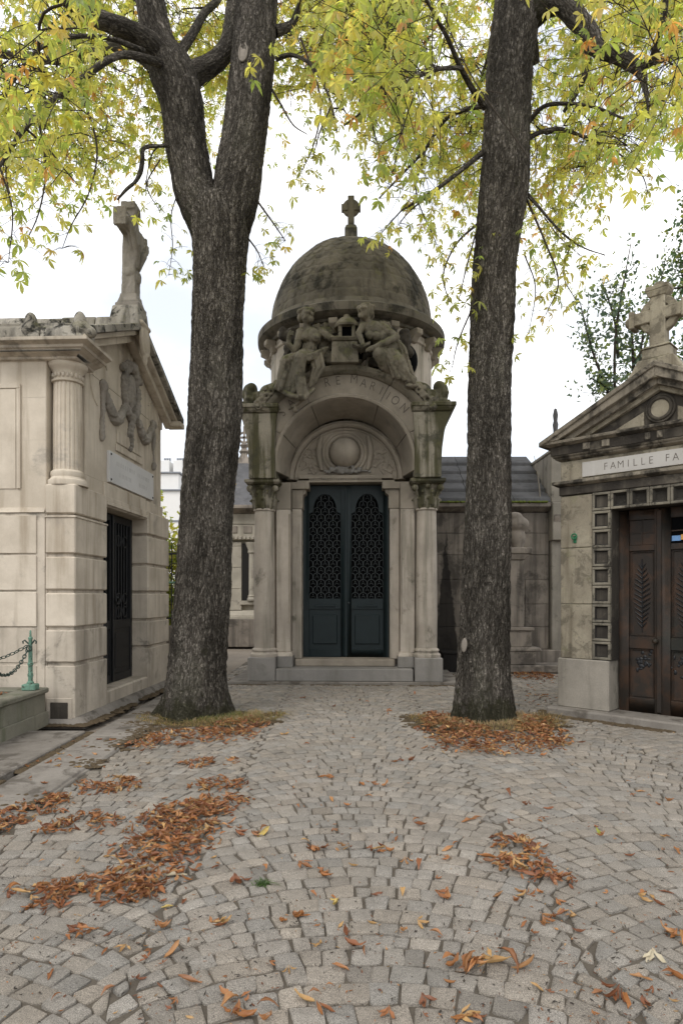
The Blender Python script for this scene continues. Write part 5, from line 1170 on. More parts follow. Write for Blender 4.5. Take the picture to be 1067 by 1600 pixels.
build_limbs(tl, 'limb', [
    ([(332, 385, Yl, 30), (329, 360, Yl, 33), (318, 330, Yl, 34), (305, 300, Yl-.02, 33), (299, 270, Yl-.03, 31.5), (291, 225, Yl-.05, 32), (284, 160, Yl-.08, 34), (268, 110, Yl-.1, 35), (250, 70, Yl-.15, 26), (236, 10, Yl-.2, 23), (226, -70, Yl-.2, 20), (210, -200, Yl-.1, 15), (205, -380, Yl, 7)], 200, 90, .014),
    ([(350, 390, Yl, 31), (352, 360, Yl, 36), (361, 330, Yl, 37), (369, 300, Yl, 36.5), (373, 270, Yl, 36), (378, 240, Yl, 35.5), (384, 200, Yl, 35), (390, 140, Yl, 35), (397, 70, Yl, 34), (402, 0, Yl, 33), (408, -110, Yl, 29), (420, -260, Yl+.1, 20), (430, -420, Yl+.1, 8)], 220, 96, .014),
    ([(262, 105, Yl-.1, 24), (235, 72, Yl-.3, 20), (205, 50, Yl-.45, 16), (172, 36, Yl-.6, 14), (135, 22, Yl-.8, 12.5), (95, -8, Yl-1.0, 11), (40, -60, Yl-1.3, 8), (-80, -120, Yl-1.6, 4)], 90, 40, .010),
    ([(268, 120, Yl-.05, 18), (235, 95, Yl+.3, 12), (195, 75, Yl+.6, 10.5), (150, 82, Yl+.9, 9.5), (100, 93, Yl+1.2, 8), (40, 88, Yl+1.5, 6.5), (-60, 80, Yl+1.9, 4)], 80, 32, .008),
    ([(285, 125, Yl, 20), (312, 112, Yl+.1, 17), (340, 95, Yl+.25, 15), (356, 70, Yl+.35, 13), (362, 30, Yl+.45, 11), (368, -40, Yl+.6, 8), (380, -160, Yl+.8, 4)], 70, 36, .010),
    ([(255, 100, Yl-.3, 7), (190, 86, Yl-.8, 5.5), (130, 122, Yl-1.2, 5), (80, 160, Yl-1.5, 4.4), (40, 200, Yl-1.8, 3.6), (0, 260, Yl-2.0, 2.6), (-40, 320, Yl-2.1, 1.5)], 60, 14, .004),
    ([(225, 80, Yl-.5, 4.5), (170, 60, Yl-.9, 3.6), (110, 58, Yl-1.2, 3.2), (60, 78, Yl-1.5, 2.8), (20, 130, Yl-1.7, 2.2), (-10, 180, Yl-1.8, 1.4)], 50, 12, .003),
    ([(285, 228, Yl-.1, 3), (255, 228, Yl-.25, 2.6), (226, 231, Yl-.35, 3.2), (223, 250, Yl-.38, 3.6), (220, 268, Yl-.38, 3.8), (212, 284, Yl-.4, 2.8), (198, 296, Yl-.45, 2.6), (184, 312, Yl-.5, 1.5)], 50, 12, .004),
    ([(432, 92, Yl, 4), (455, 86, Yl-.1, 3), (482, 98, Yl-.2, 2.6), (505, 130, Yl-.3, 2.3), (518, 165, Yl-.4, 2), (526, 205, Yl-.5, 1.3)], 40, 10, .002),
    ([(428, 50, Yl, 9), (446, 44, Yl+.1, 7), (458, 35, Yl+.15, 5.5), (470, 5, Yl+.3, 4.5), (500, -60, Yl+.6, 3), (540, -160, Yl+1., 1.5)], 40, 14, .004),
    ([(425, 140, Yl, 2.2), (440, 165, Yl-.1, 1.6), (458, 195, Yl-.2, 1.2), (480, 210, Yl-.3, .6)], 24, 8, .001),
    ([(275, 90, Yl, 9), (300, 55, Yl+.2, 7), (320, 20, Yl+.6, 6), (345, -10, Yl+1., 5), (350, -80, Yl+1.4, 3)], 30, 14, .004),
    ([(230, 10, Yl-.2, 9), (180, -40, Yl+.4, 7), (110, -90, Yl+1.2, 5), (0, -120, Yl+2.2, 3)], 40, 14, .004),
    ([(408, -100, Yl, 10), (470, -150, Yl-.6, 7), (540, -180, Yl-1.4, 5), (620, -180, Yl-2.2, 2.5)], 40, 14, .004)], 20)
sc_p = at(381, 82, Yl-.29)
for nm, tree_, p, rx, rz in (('branch_scar', tl, at(380, 82, Yl-.262), .05, .12),): 
    o = MB().ell((0, 0, 0), (rx, .012, rz), 24, 14).tube([(rx*math.cos(t), -.004, rz*math.sin(t)) for t in np.linspace(0, 2*math.pi, 25)], .012, 6).build(nm, 'scar'); o.parent = tl.o; o.location = p-tl.base; o.rotation_euler = (R(-8), 0, R(-12))
# ---- right chestnut
b1 = gnd(757, 1132); Yr = b1.y+.28
tr2 = Tree('chestnut_tree', 'single-stemmed leaning chestnut tree with fluted base between mausoleum and pedimented tomb', (b1.x, Yr, 0))
rows = [(756, 1142, Yr, 46), (756, 1110, Yr, 43), (755, 1050, Yr, 40), (756, 1000, Yr, 39), (760, 900, Yr, 36.5), (763, 800, Yr, 35.5), (764, 700, Yr, 34.5), (765, 600, Yr, 34), (769, 500, Yr, 34.5), (774, 400, Yr, 34.5), (785, 310, Yr, 37.5), (788, 280, Yr, 38), (790, 200, Yr, 36), (797, 100, Yr, 35.5), (806, 20, Yr, 37), (811, -40, Yr, 33), (818, -160, Yr, 27), (826, -320, Yr, 17), (830, -460, Yr, 7)]
def flare_r(rr, s, a):
    k = np.exp(-s/.3); kk = np.exp(-s/1.1)
    return rr*(1+.16*k*(.5+.5*np.cos(5*a)))*(1+.10*kk*np.cos(5*a+s*.5)+.05*kk*np.cos(9*a))
V, F, Q, C = limb_mesh(px_path(rows), 900, 180, 50, .016, flare_r); tr2.add(npmesh('trunk', V, F, 'bark', None, vec=Q))
P, s = crom(px_path(rows), 40); tr2.skel.append(P[14:, :3]); tr2.rad.append(P[14:, 3])
build_limbs(tr2, 'limb', [
    ([(812, 40, Yr, 24), (836, 18, Yr-.1, 21), (862, 3, Yr-.2, 19), (884, 8, Yr-.3, 17), (902, 30, Yr-.35, 15.5), (922, 52, Yr-.4, 13.5), (934, 76, Yr-.5, 12), (962, 86, Yr-.6, 11), (985, 98, Yr-.7, 10.5), (1000, 112, Yr-.75, 8), (1006, 132, Yr-.8, 5), (1011, 160, Yr-.85, 2.4), (1012, 190, Yr-.9, .8)], 120, 40, .010),
    ([(990, 104, Yr-.72, 7), (1016, 98, Yr-.85, 6.5), (1026, 65, Yr-1., 6), (1036, 30, Yr-1.1, 5), (1044, -40, Yr-1.3, 3.5), (1060, -140, Yr-1.5, 2)], 40, 16, .004),
    ([(1012, 100, Yr-.8, 4), (1040, 92, Yr-1., 3.2), (1070, 80, Yr-1.3, 2.5), (1130, 60, Yr-1.6, 1.5)], 24, 10, .002),
    ([(757, 168, Yr-.1, 5), (738, 140, Yr-.3, 4.6), (718, 103, Yr-.5, 4), (700, 62, Yr-.7, 3.5), (680, 25, Yr-.9, 3), (650, -30, Yr-1.2, 2)], 40, 12, .003),
    ([(720, 106, Yr-.5, 3.4), (685, 108, Yr-.8, 3), (650, 121, Yr-1.1, 2.7), (610, 142, Yr-1.4, 2.4), (575, 168, Yr-1.7, 2), (538, 196, Yr-2., 1.2)], 40, 10, .002),
    ([(757, 165, Yr, 4), (725, 172, Yr+.2, 3.2), (694, 188, Yr+.4, 2.8), (664, 233, Yr+.5, 2.4), (630, 270, Yr+.6, 2), (592, 310, Yr+.6, 1.2)], 40, 10, .002),
    ([(754, 238, Yr-.1, 4.6), (720, 266, Yr-.3, 3.6), (684, 294, Yr-.45, 3), (655, 312, Yr-.5, 2.4), (626, 330, Yr-.6, 1.3)], 36, 10, .002),
    ([(820, 300, Yr, 3.6), (840, 322, Yr-.1, 2.4), (866, 352, Yr-.2, 1.8), (892, 376, Yr-.3, 1.4), (918, 390, Yr-.4, 1.), (944, 398, Yr-.5, .6)], 36, 10, .002),
    ([(822, 218, Yr, 4.4), (846, 206, Yr+.1, 3.4), (878, 202, Yr+.2, 2.9), (920, 218, Yr+.3, 2.4), (962, 236, Yr+.4, 1.3)], 36, 10, .002),
    ([(826, 190, Yr, 4), (850, 166, Yr-.2, 3.2), (890, 162, Yr-.3, 2.8), (930, 168, Yr-.5, 2.4), (975, 186, Yr-.7, 1.4)], 36, 10, .002),
    ([(918, 60, Yr-.4, 6), (915, 110, Yr-.35, 5), (900, 145, Yr-.3, 4), (880, 175, Yr-.2, 2.6)], 30, 12, .003),
    ([(830, 60, Yr, 9), (834, 85, Yr+.05, 8), (838, 100, Yr+.1, 5)], 20, 16, .004),
    ([(806, 0, Yr, 14), (760, -80, Yr+.6, 10), (690, -130, Yr+1.4, 7), (600, -150, Yr+2.3, 3)], 40, 16, .005),
    ([(820, -160, Yr, 12), (900, -230, Yr+.8, 8), (1000, -250, Yr+1.8, 4)], 40, 14, .005),
    ([(816, -100, Yr, 12), (770, -220, Yr-1., 8), (700, -300, Yr-2., 4)], 40, 14, .005)], 80)
for p, rx, rz, ry in ((at(725, 1008, Yr-.245), .036, .085, R(6)),):
    o = MB().ell((0, 0, 0), (rx, .014, rz), 20, 14).build('branch_scar', 'scar'); o.parent = tr2.o; o.location = p-tr2.base; o.rotation_euler = (0, ry, R(-40))
D1 = Yl; D2 = Yr
tl.sprays = [[(392, 300, D1, 2), (410, 325, D1-.1, 1.6), (428, 350, D1-.2, 1.3), (446, 376, D1-.25, .7)], [(386, 370, D1, 1.5), (402, 392, D1-.1, 1.2), (412, 416, D1-.15, .6)], [(60, 180, D1-1.6, 2), (72, 260, D1-1.7, 1.6), (62, 330, D1-1.8, 1.2), (38, 385, D1-1.8, .6)],
    [(130, 150, D1-1., 2), (152, 230, D1-1.1, 1.6), (140, 300, D1-1.2, 1.2), (112, 352, D1-1.3, .9), (98, 388, D1-1.3, .5)], [(0, 260, D1-2, 1.8), (20, 330, D1-2.1, 1.3), (14, 410, D1-2.1, .6)], [(285, 285, D1, 1.2), (268, 335, D1-.1, .9), (270, 385, D1-.1, .7), (264, 430, D1-.1, .4)],
    [(470, 60, D1-.3, 2), (500, 150, D1-.5, 1.5), (492, 220, D1-.6, 1.1), (468, 275, D1-.6, .5)], [(518, 165, D1-.4, 1.5), (500, 205, D1-.5, 1.1), (488, 250, D1-.5, .6)], [(250, 250, D1-.4, 1.3), (230, 290, D1-.5, 1.), (250, 330, D1-.6, .5)], [(30, 200, D1-1.5, 1.6), (10, 270, D1-1.4, 1.2), (30, 340, D1-1.4, .5)]]
tr2.sprays = [[(745, 350, D2, 2), (712, 382, D2-.2, 1.6), (692, 430, D2-.3, 1.2), (702, 472, D2-.3, .6)], [(738, 480, D2, 1.5), (716, 532, D2-.15, 1.1), (706, 574, D2-.2, .5)], [(822, 310, D2, 2), (852, 380, D2-.2, 1.6), (872, 440, D2-.3, 1.2), (852, 492, D2-.3, .6)], [(962, 236, D2+.4, 1.5), (1000, 270, D2+.3, 1.1), (1012, 302, D2+.3, .5)],
    [(640, 123, D2-1.2, 1.8), (622, 230, D2-1.3, 1.3), (606, 292, D2-1.3, .6)], [(665, 233, D2+.5, 1.6), (650, 300, D2+.4, 1.2), (682, 382, D2+.4, .6)], [(684, 294, D2-.45, 1.6), (640, 330, D2-.5, 1.2), (622, 352, D2-.5, .6)], [(892, 376, D2-.3, 1.3), (880, 430, D2-.3, 1.), (900, 470, D2-.3, .5)], [(866, 352, D2-.2, 1.), (905, 384, D2-.35, .8), (944, 399, D2-.5, .4)], [(850, 340, D2-.15, 1.), (875, 372, D2-.25, .8), (910, 402, D2-.4, .4)],
    [(575, 168, D2-1.7, 1.5), (590, 225, D2-1.7, 1.), (612, 270, D2-1.7, .5)], [(752, 330, D2, 1.5), (728, 420, D2-.2, 1.1), (716, 470, D2-.2, .5)], [(820, 400, D2, 1.2), (836, 450, D2-.1, .9), (826, 520, D2-.1, .4)], [(626, 330, D2-.6, 1.2), (606, 352, D2-.6, .9), (590, 372, D2-.6, .5)]]
tl.clear = [240, 290, 345, 390]; tr2.clear = [770, 795]
n1 = crown(tl, 101, 150, 1850, b0.x, Yl, 4.7, 5.6, (-60, 640), 260)
n2 = crown(tr2, 202, 150, 1900, b1.x, Yr, 4.3, 5.4, (480, 1130), 260)
print('leaves', n1, n2)

# ------------------------------------------------------------------ shrub and far tree
def bush(name, label, cat, base, stems, leaf, pal, seed, n, spread, z0, z1, group=None):
    t = thing(name, label, cat, base, 0, group); r = np.random.default_rng(seed); parts = []; tips = []
    for (p, q, r0) in stems:
        p, q = np.array(p), np.array(q); m = (p+q)/2+r.normal(0, .12, 3)*np.linalg.norm(q-p)*.3
        V, F, Q, C = limb_mesh([(*p, r0), (*m, r0*.7), (*q, r0*.25)], 16, 6, 0, 0); parts.append((V, F, Q)); tips.append(C)
        for k in range(6):
            a = C[r.integers(4, 15)]; b = a+r.normal(0, 1, 3)*spread*np.array([1, 1, .7])*.5+np.array([0, 0, spread*.2]); V2, F2, Q2, C2 = limb_mesh([(*a, r0*.3), (*((a+b)/2+r.normal(0, .05, 3)), r0*.2), (*b, r0*.08)], 8, 4, 0, 0); parts.append((V2, F2, Q2)); tips.append(C2)
    V, F, Q = merge(parts); npmesh('stems', V, F, 'twig', t)
    tips = np.vstack(tips); c = tips[r.integers(0, len(tips), n)]+r.normal(0, 1, (n, 3))*spread*.22
    ok = (c[:, 2] > z0) & (c[:, 2] < z1); c = c[ok]; n = len(c)
    base_v = np.array([(-.5, 0, 0), (0, .5, .1), (.5, 0, 0), (0, -.6, .12)]); A = r.normal(0, 1, (n, 3, 3)); A /= np.linalg.norm(A, axis=2)[..., None]
    V = np.einsum('kj,nji->nki', base_v, A)*leaf*r.uniform(.6, 1.3, (n, 1, 1))+c[:, None]; F = np.arange(n*4).reshape(n, 4)
    pal = np.array(pal); col = np.repeat(pal[r.integers(0, len(pal), n)]*r.uniform(.75, 1.2, (n, 1)), 4, 0)
    tag(npmesh('crown', V.reshape(-1, 3), F, 'farleaf', t, col), kind='stuff'); return t
random.seed(21)
bs = [((0, 0, 0), (random.uniform(-.8, .8), random.uniform(-.4, .4), random.uniform(1.6, 3.7)), .025) for i in range(18)]
bush('yellowing_shrub', 'yellow-green shrub behind the railing beside the cream chapel', 'shrub', (-3.95, 14.3, 0), bs, .10, [(.30, .34, .05), (.42, .38, .06), (.18, .26, .06), (.36, .36, .07)], 4, 7500, .6, .2, 4.3)
# slender tree beyond the pedimented tomb
fs = []
for (x0, y0), (x1, y1) in (((960, 640), (985, 380)), ((960, 640), (905, 470)), ((965, 560), (940, 440)), ((985, 640), (1010, 470)), ((985, 620), (1040, 400)), ((970, 620), (920, 590))):
    fs.append((at(x0, y0, 19)-Vector((9, 19, 0)), at(x1, y1, 19+random.uniform(-1, 1))-Vector((9, 19, 0)), .05))
fs.append(((0, 0, 0), tuple(at(985, 500, 19)-Vector((9, 19, 0))), .14))
bush('slender_tree', 'wispy blue-green tree beyond the pedimented tomb and its ringed cross', 'tree', (9, 19, 0), fs, .12, [(.07, .11, .07), (.10, .14, .09), (.05, .085, .06), (.16, .20, .06)], 8, 2600, .8, 3, 14)
fs = [((0, 0, 0), (random.uniform(-.3, .3), 0, 14.), .16)]+[((0, 0, z), (random.uniform(-1.3, 1.0), random.uniform(-1, 1), z+random.uniform(1, 2.2)), .05) for z in np.linspace(5, 12.5, 14)]
bush('dense_far_tree', 'dense dark green tree behind the pedimented tomb, past its wispy neighbour', 'tree', (11.4, 20, 0), fs, .13, [(.06, .11, .05), (.10, .15, .06), (.05, .09, .05), (.18, .20, .05)], 9, 9000, 1.0, 3, 14)

# ------------------------------------------------------------------ fallen leaves
def dry(seed):
    r = random.Random(seed); n = 6; V = []; F = []; cl = r.uniform(1.8, 5.0); bd = r.uniform(-1.8, 2.6); tw = r.uniform(-1.3, 1.3)
    hw = [.03, .11, .18, .19, .12, .0]; x_ = 0; z_ = 0; an = -bd/2
    for i in range(n):
        if i: x_ += math.cos(an)/(n-1); z_ += math.sin(an)/(n-1); an += bd/(n-1)
        for k in (-1, -.5, 0, .5, 1):
            th = k*cl*.5; w_ = hw[i]*r.uniform(.65, 1.25); yy = w_*math.sin(th)/(cl*.5)*(1 if cl > .1 else 1); zz = w_*(1-math.cos(th))/(cl*.5); t2 = tw*(i/(n-1)-.5)
            V.append((x_, yy*math.cos(t2)-zz*math.sin(t2), z_+yy*math.sin(t2)+zz*math.cos(t2)))
    for i in range(n-1):
        for k in range(4): F.append((i*5+k, i*5+k+1, (i+1)*5+k+1, (i+1)*5+k))
    V = np.array(V); V[:, 0] -= .5; V[:, 2] += np.array([r.uniform(-.035, .035) for _ in V]); V[:, 1] += np.array([r.uniform(-.02, .02) for _ in V]); F = np.array(F)
    if seed % 3 == 2:      # leaflets still joined at the stalk
        W = [V*np.array([.8, .8, 1.])]; G_ = [F]
        for q in range(r.choice((1, 2, 3))):
            a = r.uniform(-1.4, 1.4); ct, st_ = math.cos(a), math.sin(a); v = V*r.uniform(.5, .85); v = v+np.array([.4, 0, 0]); v = np.c_[v[:, 0]*ct-v[:, 1]*st_-.4, v[:, 0]*st_+v[:, 1]*ct, v[:, 2]*r.uniform(.5, 1.4)]; W.append(v); G_.append(F+len(V)*(q+1))
        V = np.vstack(W); F = np.vstack(G_)
    V[:, 2] -= V[:, 2].min(); return V, F
DRY = [dry(i) for i in range(18)]
DPAL = np.array([(.31, .125, .05), (.36, .16, .065), (.25, .095, .042), (.40, .20, .085), (.29, .13, .06), (.20, .075, .036), (.44, .26, .11), (.34, .14, .05)])
DPAL = DPAL*np.array([1.05, 1.12, 1.12])
lr = np.random.default_rng(77)
def leaf_xf(p, yaw, tx, ty, s):
    return (Matrix.Translation(p) @ Matrix.Rotation(yaw, 4, 'Z') @ Matrix.Rotation(tx, 4, 'X') @ Matrix.Rotation(ty, 4, 'Y') @ Matrix.Scale(s, 4))
def pile(label, ells, dens, hgt, seed, zbase=.0, smin=.045, smax=.092, pal=DPAL, name='leaf_litter'):
    """ells: (px, py, rx, ry, tilt deg) ellipses on the photo's ground"""
    r = np.random.default_rng(seed); AV, AF, AC, off = [], [], [], 0
    for px, py, rx, ry, tl_ in ells:
        Y = FPX*CAMH/(py-HOR); ax = rx/FPX*Y; ay = ry*Y*Y/(FPX*CAMH); n = int(dens*math.pi*ax*ay)
        for i in range(n):
            q = math.sqrt(r.random())*(1+.16*r.normal()); a = r.uniform(0, 2*np.pi); x = ax*q*math.cos(a); y = ay*q*math.sin(a); t = R(tl_)
            gx, gy = px/1.-CX, 0; X = (px-CX)/FPX*Y+x*math.cos(t)-y*math.sin(t); YY = Y+x*math.sin(t)+y*math.cos(t)
            if pnoise(np.array([[X*5, YY*5, seed]]), 3)[0] < -.28: continue
            z = zbase+.004+max(0, 1-q)**.6*hgt*r.random()
            v, f = DRY[r.integers(18)]; mt = np.array(leaf_xf((X, YY, z), r.uniform(0, 6.28), r.normal(0, .35), r.normal(0, .3), r.uniform(smin, smax)))
            AV.append(v @ mt[:3, :3].T+mt[:3, 3]); AF.append(f+off); off += len(v); AC.append(np.tile(pal[r.integers(len(pal))]*r.uniform(.7, 1.2), (len(v), 1)))
    o = npmesh(name, np.vstack(AV), np.vstack(AF), 'litter', None, np.vstack(AC)); return tag(o, label, 'leaves', 'drifts of dead leaves', 'stuff')
pile('largest drift of orange-brown leaves on cobbles left of centre', [(285, 1283, 75, 30, 12), (255, 1325, 70, 32, 14), (225, 1375, 65, 32, 5), (160, 1392, 80, 24, 0), (60, 1405, 75, 20, 0), (130, 1460, 22, 14, 0), (310, 1268, 60, 18, 10)], 780, .045, 1)
pile('oval drift of brown leaves between cobbles and flagstone strip', [(168, 1228, 46, 13, 8)], 930, .035, 2)
pile('patchy band of brown leaves just below the left tree pit', [(330, 1193, 48, 7, 5), (340, 1228, 46, 11, 8), (350, 1252, 40, 9, 5)], 630, .03, 3)
pile('long drift of brown leaves lying along the flagstone gutter', [(30, 1275, 55, 14, 20), (85, 1253, 30, 8, 20), (-40, 1300, 50, 14, 10)], 840, .04, 4)
pile('low heap of brown leaves between gutter drift and largest drift', [(140, 1285, 48, 15, 5), (85, 1298, 30, 8, 15)], 840, .035, 5)
pile('ragged heap of tan leaves on the open cobbles in front of right tree', [(805, 1322, 36, 14, -20), (815, 1352, 46, 18, -15), (855, 1378, 42, 10, -8)], 930, .04, 6)
pile('loose scatter of curled leaves trailing from the tan leaf heap', [(820, 1405, 50, 14, -5), (850, 1435, 55, 14, 0), (862, 1460, 30, 8, 0)], 260, .012, 7)
pile('flattened cluster of large curled leaves on the near cobbles', [(770, 1512, 55, 12, 0), (718, 1514, 18, 14, 30)], 345, .03, 8, smin=.09, smax=.15)
pile('brown leaves packed against the rear bench slab', [(830, 1056, 36, 6, 0)], 495, .06, 9)
pile('dead leaves lying inside the mossy tomb enclosure', [(5, 1166, 30, 14, 0)], 1, .01, 10) if 0 else None
pile('small cluster of red-brown leaves on cobbles near middle', [(512, 1328, 40, 9, -6), (590, 1328, 14, 9, 0)], 240, .02, 11)
pile('ring of russet leaves around the right tree trunk', [(715, 1143, 52, 22, 0), (775, 1163, 105, 17, 0), (850, 1148, 40, 16, 0), (690, 1130, 30, 16, 0), (825, 1130, 40, 12, 0)], 520, .06, 12, .012, .05, .10)
pile('fringe of russet leaves below the left tree trunk', [(315, 1152, 85, 11, 3), (375, 1135, 42, 14, 0), (245, 1165, 45, 10, 8)], 480, .06, 13, .012, .05, .10)
# leaves in the tomb bed
r = lr; AV, AF, AC, off = [], [], [], 0
for i in range(700):
    v, f = DRY[r.integers(18)]; mt = np.array(leaf_xf((r.uniform(-4.6, -3.64), r.uniform(5.2, 7.1), .365+r.random()*.07), r.uniform(0, 6.28), r.normal(0, .4), r.normal(0, .3), r.uniform(.07, .12)))
    AV.append(v @ mt[:3, :3].T+mt[:3, 3]); AF.append(f+off); off += len(v); AC.append(np.tile(DPAL[r.integers(8)]*r.uniform(.7, 1.2), (len(v), 1)))
tag(npmesh('leaf_litter', np.vstack(AV), np.vstack(AF), 'litter', None, np.vstack(AC)), 'dead leaves filling the raised bed of the mossy tomb', 'leaves', 'drifts of dead leaves', 'stuff')
# single leaves, each a thing; a few carry their own colour
store = {}
def single(px, py, s=None, ci=None, label=None):
    p = gnd(px, py); v = int(lr.integers(18)); ci = int(lr.integers(8)) if ci is None else ci; key = (v, ci)
    if key not in store:
        pal = DPAL[ci] if ci < 8 else np.array([(.50, .38, .12), (.52, .46, .33), (.30, .32, .06)])[ci-8]
        o = npmesh('fallen_leaf', DRY[v][0], DRY[v][1], 'litter', None, np.tile(pal, (len(DRY[v][0]), 1))); store[key] = o.data; bpy.data.objects.remove(o)
    o = bpy.data.objects.new('fallen_leaf', store[key]); COL.objects.link(o)
    o.matrix_world = leaf_xf((p.x, p.y, .005), lr.uniform(0, 6.28), lr.normal(0, .2), lr.normal(0, .12), s or lr.uniform(.06, .12))
    return tag(o, label or {2: 'curled dark red-brown fallen leaf lying loose on the grey cobbles', 5: 'curled dark red-brown fallen leaf lying loose on the grey cobbles', 3: 'curled pale tan fallen leaf lying loose on the grey cobbles', 6: 'curled pale tan fallen leaf lying loose on the grey cobbles'}.get(ci, 'curled orange-brown fallen leaf lying loose on the grey cobbles'), 'leaf', None if label else 'loose fallen leaves on the cobbles')
hand = [(585, 1228), (570, 1226), (600, 1230), (505, 1216), (515, 1214), (560, 1095), (575, 1097), (470, 1092), (545, 1260), (628, 1190), (615, 1192), (640, 1189), (515, 1250), (385, 1378), (375, 1380), (335, 1356), (340, 1445), (350, 1442), (345, 1448), (330, 1440), (262, 1450), (270, 1490), (297, 1535), (485, 1402), (510, 1368), (500, 1364), (480, 1355), (462, 1432), (475, 1434), (493, 1478), (540, 1462), (552, 1478), (533, 1513), (475, 1564), (510, 1580), (500, 1583), (350, 1555), (360, 1570), (372, 1580), (383, 1585), (420, 1578), (410, 1592), (598, 1332), (605, 1330), (618, 1310), (640, 1352), (655, 1354), (590, 1400), (625, 1398), (663, 1443), (700, 1402), (690, 1404), (735, 1283), (733, 1592), (745, 1590), (720, 1594), (935, 1305), (855, 1265), (1045, 1252), (1055, 1330), (1010, 1410), (1020, 1405), (1000, 1400), (1030, 1415), (1055, 1465), (1062, 1470), (1050, 1462), (850, 1280), (845, 1285), (820, 1258), (795, 1238), (935, 1555), (950, 1562), (960, 1560), (975, 1568), (905, 1455), (985, 1338), (1000, 1240), (1040, 1525), (1055, 1528), (700, 1330), (655, 1290), (760, 1340), (880, 1410), (1000, 1530), (840, 1545), (670, 1565), (380, 1300), (398, 1306), (410, 1300), (120, 1200), (90, 1190), (70, 1195), (60, 1192), (150, 1180), (230, 1195), (440, 1150), (480, 1120), (520, 1105), (610, 1110), (650, 1085)]
for x, y in hand: single(x+lr.normal(0, 2), y+lr.normal(0, 1))
for i in range(140):
    y = 1085+515*lr.random()**1.3; single(lr.uniform(60, 1060), y, lr.uniform(.03, .075))
for i in range(24):
    y = lr.uniform(1150, 1290); single(CX+(-2.45+lr.normal(0, .16))*(y-HOR)/CAMH, y, lr.uniform(.05, .09))
for i in range(30): single(lr.uniform(820, 868), lr.uniform(1062, 1100), lr.uniform(.05, .09))
single(522, 1455-40, .07, 8, 'small bright yellow leaf lying alone near the green weed'); single(262, 1419, .06, 8, 'yellow leaf scrap at the edge of largest leaf drift')
single(1032, 1502, .10, 9, 'pale cream curled leaf lying alone on near cobbles'); single(935, 1302, .08, 10, 'half-green leaf on the cobbles beyond the tan leaf heap')
single(275, 1370, .12, 9, 'pale cream leaf on top of the largest leaf drift'); single(410, 1305, .13, 8, 'yellow stalked leaf beside the largest leaf drift')

# ------------------------------------------------------------------ tree pits with soil, grass; weed
def pit(cx, cy, ax, ay, seed, label):
    n, m = 60, 14; V = []
    for j in range(m+1):
        q = j/m
        for i in range(n):
            a = 2*math.pi*i/n; k = 1+.10*math.sin(3*a+seed)+.07*math.sin(7*a+2*seed)
            V.append((cx+ax*q*k*math.cos(a), cy+ay*q*k*math.sin(a), .03*(1-q*q)+(.006 if j < m else -.012)))
    V = np.array(V); V[:, 2] += .015*pnoise(V*9, seed)*(V[:, 2] > .01)
    idx = np.arange((m+1)*n).reshape(m+1, n); F = np.stack([idx[:-1], np.roll(idx[:-1], -1, 1), np.roll(idx[1:], -1, 1), idx[1:]], -1).reshape(-1, 4)
    return tag(npmesh('tree_pit', V, F, 'soil'), kind='structure')
pit(b0.x+.02, Yl-.1, .66, .56, 1, ''); pit(b1.x+.05, Yr-.1, .64, .54, 5, '')
def grass(label, pts, pal, seed, h0, h1, name='grass_tuft', cat='grass'):
    r = np.random.default_rng(seed); n = len(pts); V = np.zeros((n, 6, 3)); a = r.uniform(0, 6.28, n); l = r.uniform(h0, h1, n); ln = r.uniform(.4, 2.4, n)
    d = np.stack([np.cos(a), np.sin(a), np.zeros(n)], 1); s_ = np.stack([-np.sin(a), np.cos(a), np.zeros(n)], 1)*.0028
    up = np.array([0, 0, 1.]); p = np.array(pts)
    for k, (t, w_) in enumerate(((0, 1), (.5, .8), (1, .1))):
        c = p+up*(l*t*(1-.38*ln*t))[:, None]+d*(l*ln*t*t*.8)[:, None]; V[:, 2*k] = c-s_*w_; V[:, 2*k+1] = c+s_*w_
    i0 = np.arange(n)[:, None]*6; F = np.concatenate([i0+np.array([[0, 1, 3, 2]]), i0+np.array([[2, 3, 5, 4]])], 0)
    pal = np.array(pal); col = np.repeat(pal[r.integers(0, len(pal), n)]*r.uniform(.7, 1.2, (n, 1)), 6, 0)
    return tag(npmesh(name, V.reshape(-1, 3), F, 'grass', None, col), label, cat, None, 'stuff')
STRAW = [(.38, .27, .14), (.30, .21, .10), (.24, .17, .08), (.20, .19, .07), (.42, .31, .18)]
GREEN = [(.10, .13, .035), (.15, .16, .05), (.22, .20, .07), (.30, .23, .11)]
def ringpts(cx, cy, r0, r1, n, seed, a0=0, a1=6.283, ky=.8):
    r = np.random.default_rng(seed); q = r.uniform(r0, r1, n); a = r.uniform(a0, a1, n); return np.stack([cx+q*np.cos(a), cy+q*ky*np.sin(a), np.full(n, .03)], 1)
grass('dry straw grass mixed with green at foot of left tree', ringpts(b0.x+.08, Yl-.06, .40, .92, 1700, 1, 3.1, 6.6), STRAW+GREEN[2:], 1, .04, .10)
grass('mossy green grass fringe hugging the left trunk', ringpts(b0.x, Yl-.05, .38, .55, 1100, 2, 3.0, 6.2), GREEN, 2, .04, .11)
grass('dry straw grass ring at foot of right tree', ringpts(b1.x+.05, Yr-.06, .34, .95, 1900, 3, 2.7, 6.8), STRAW, 3, .04, .10)
wp = gnd(410, 1382); grass('tiny green weed growing between two cobbles', [(wp.x+random.gauss(0, .02), wp.y+random.gauss(0, .015), 0) for i in range(90)], [(.05, .09, .025), (.08, .13, .04)], 6, .015, .045, 'small_weed', 'weed')

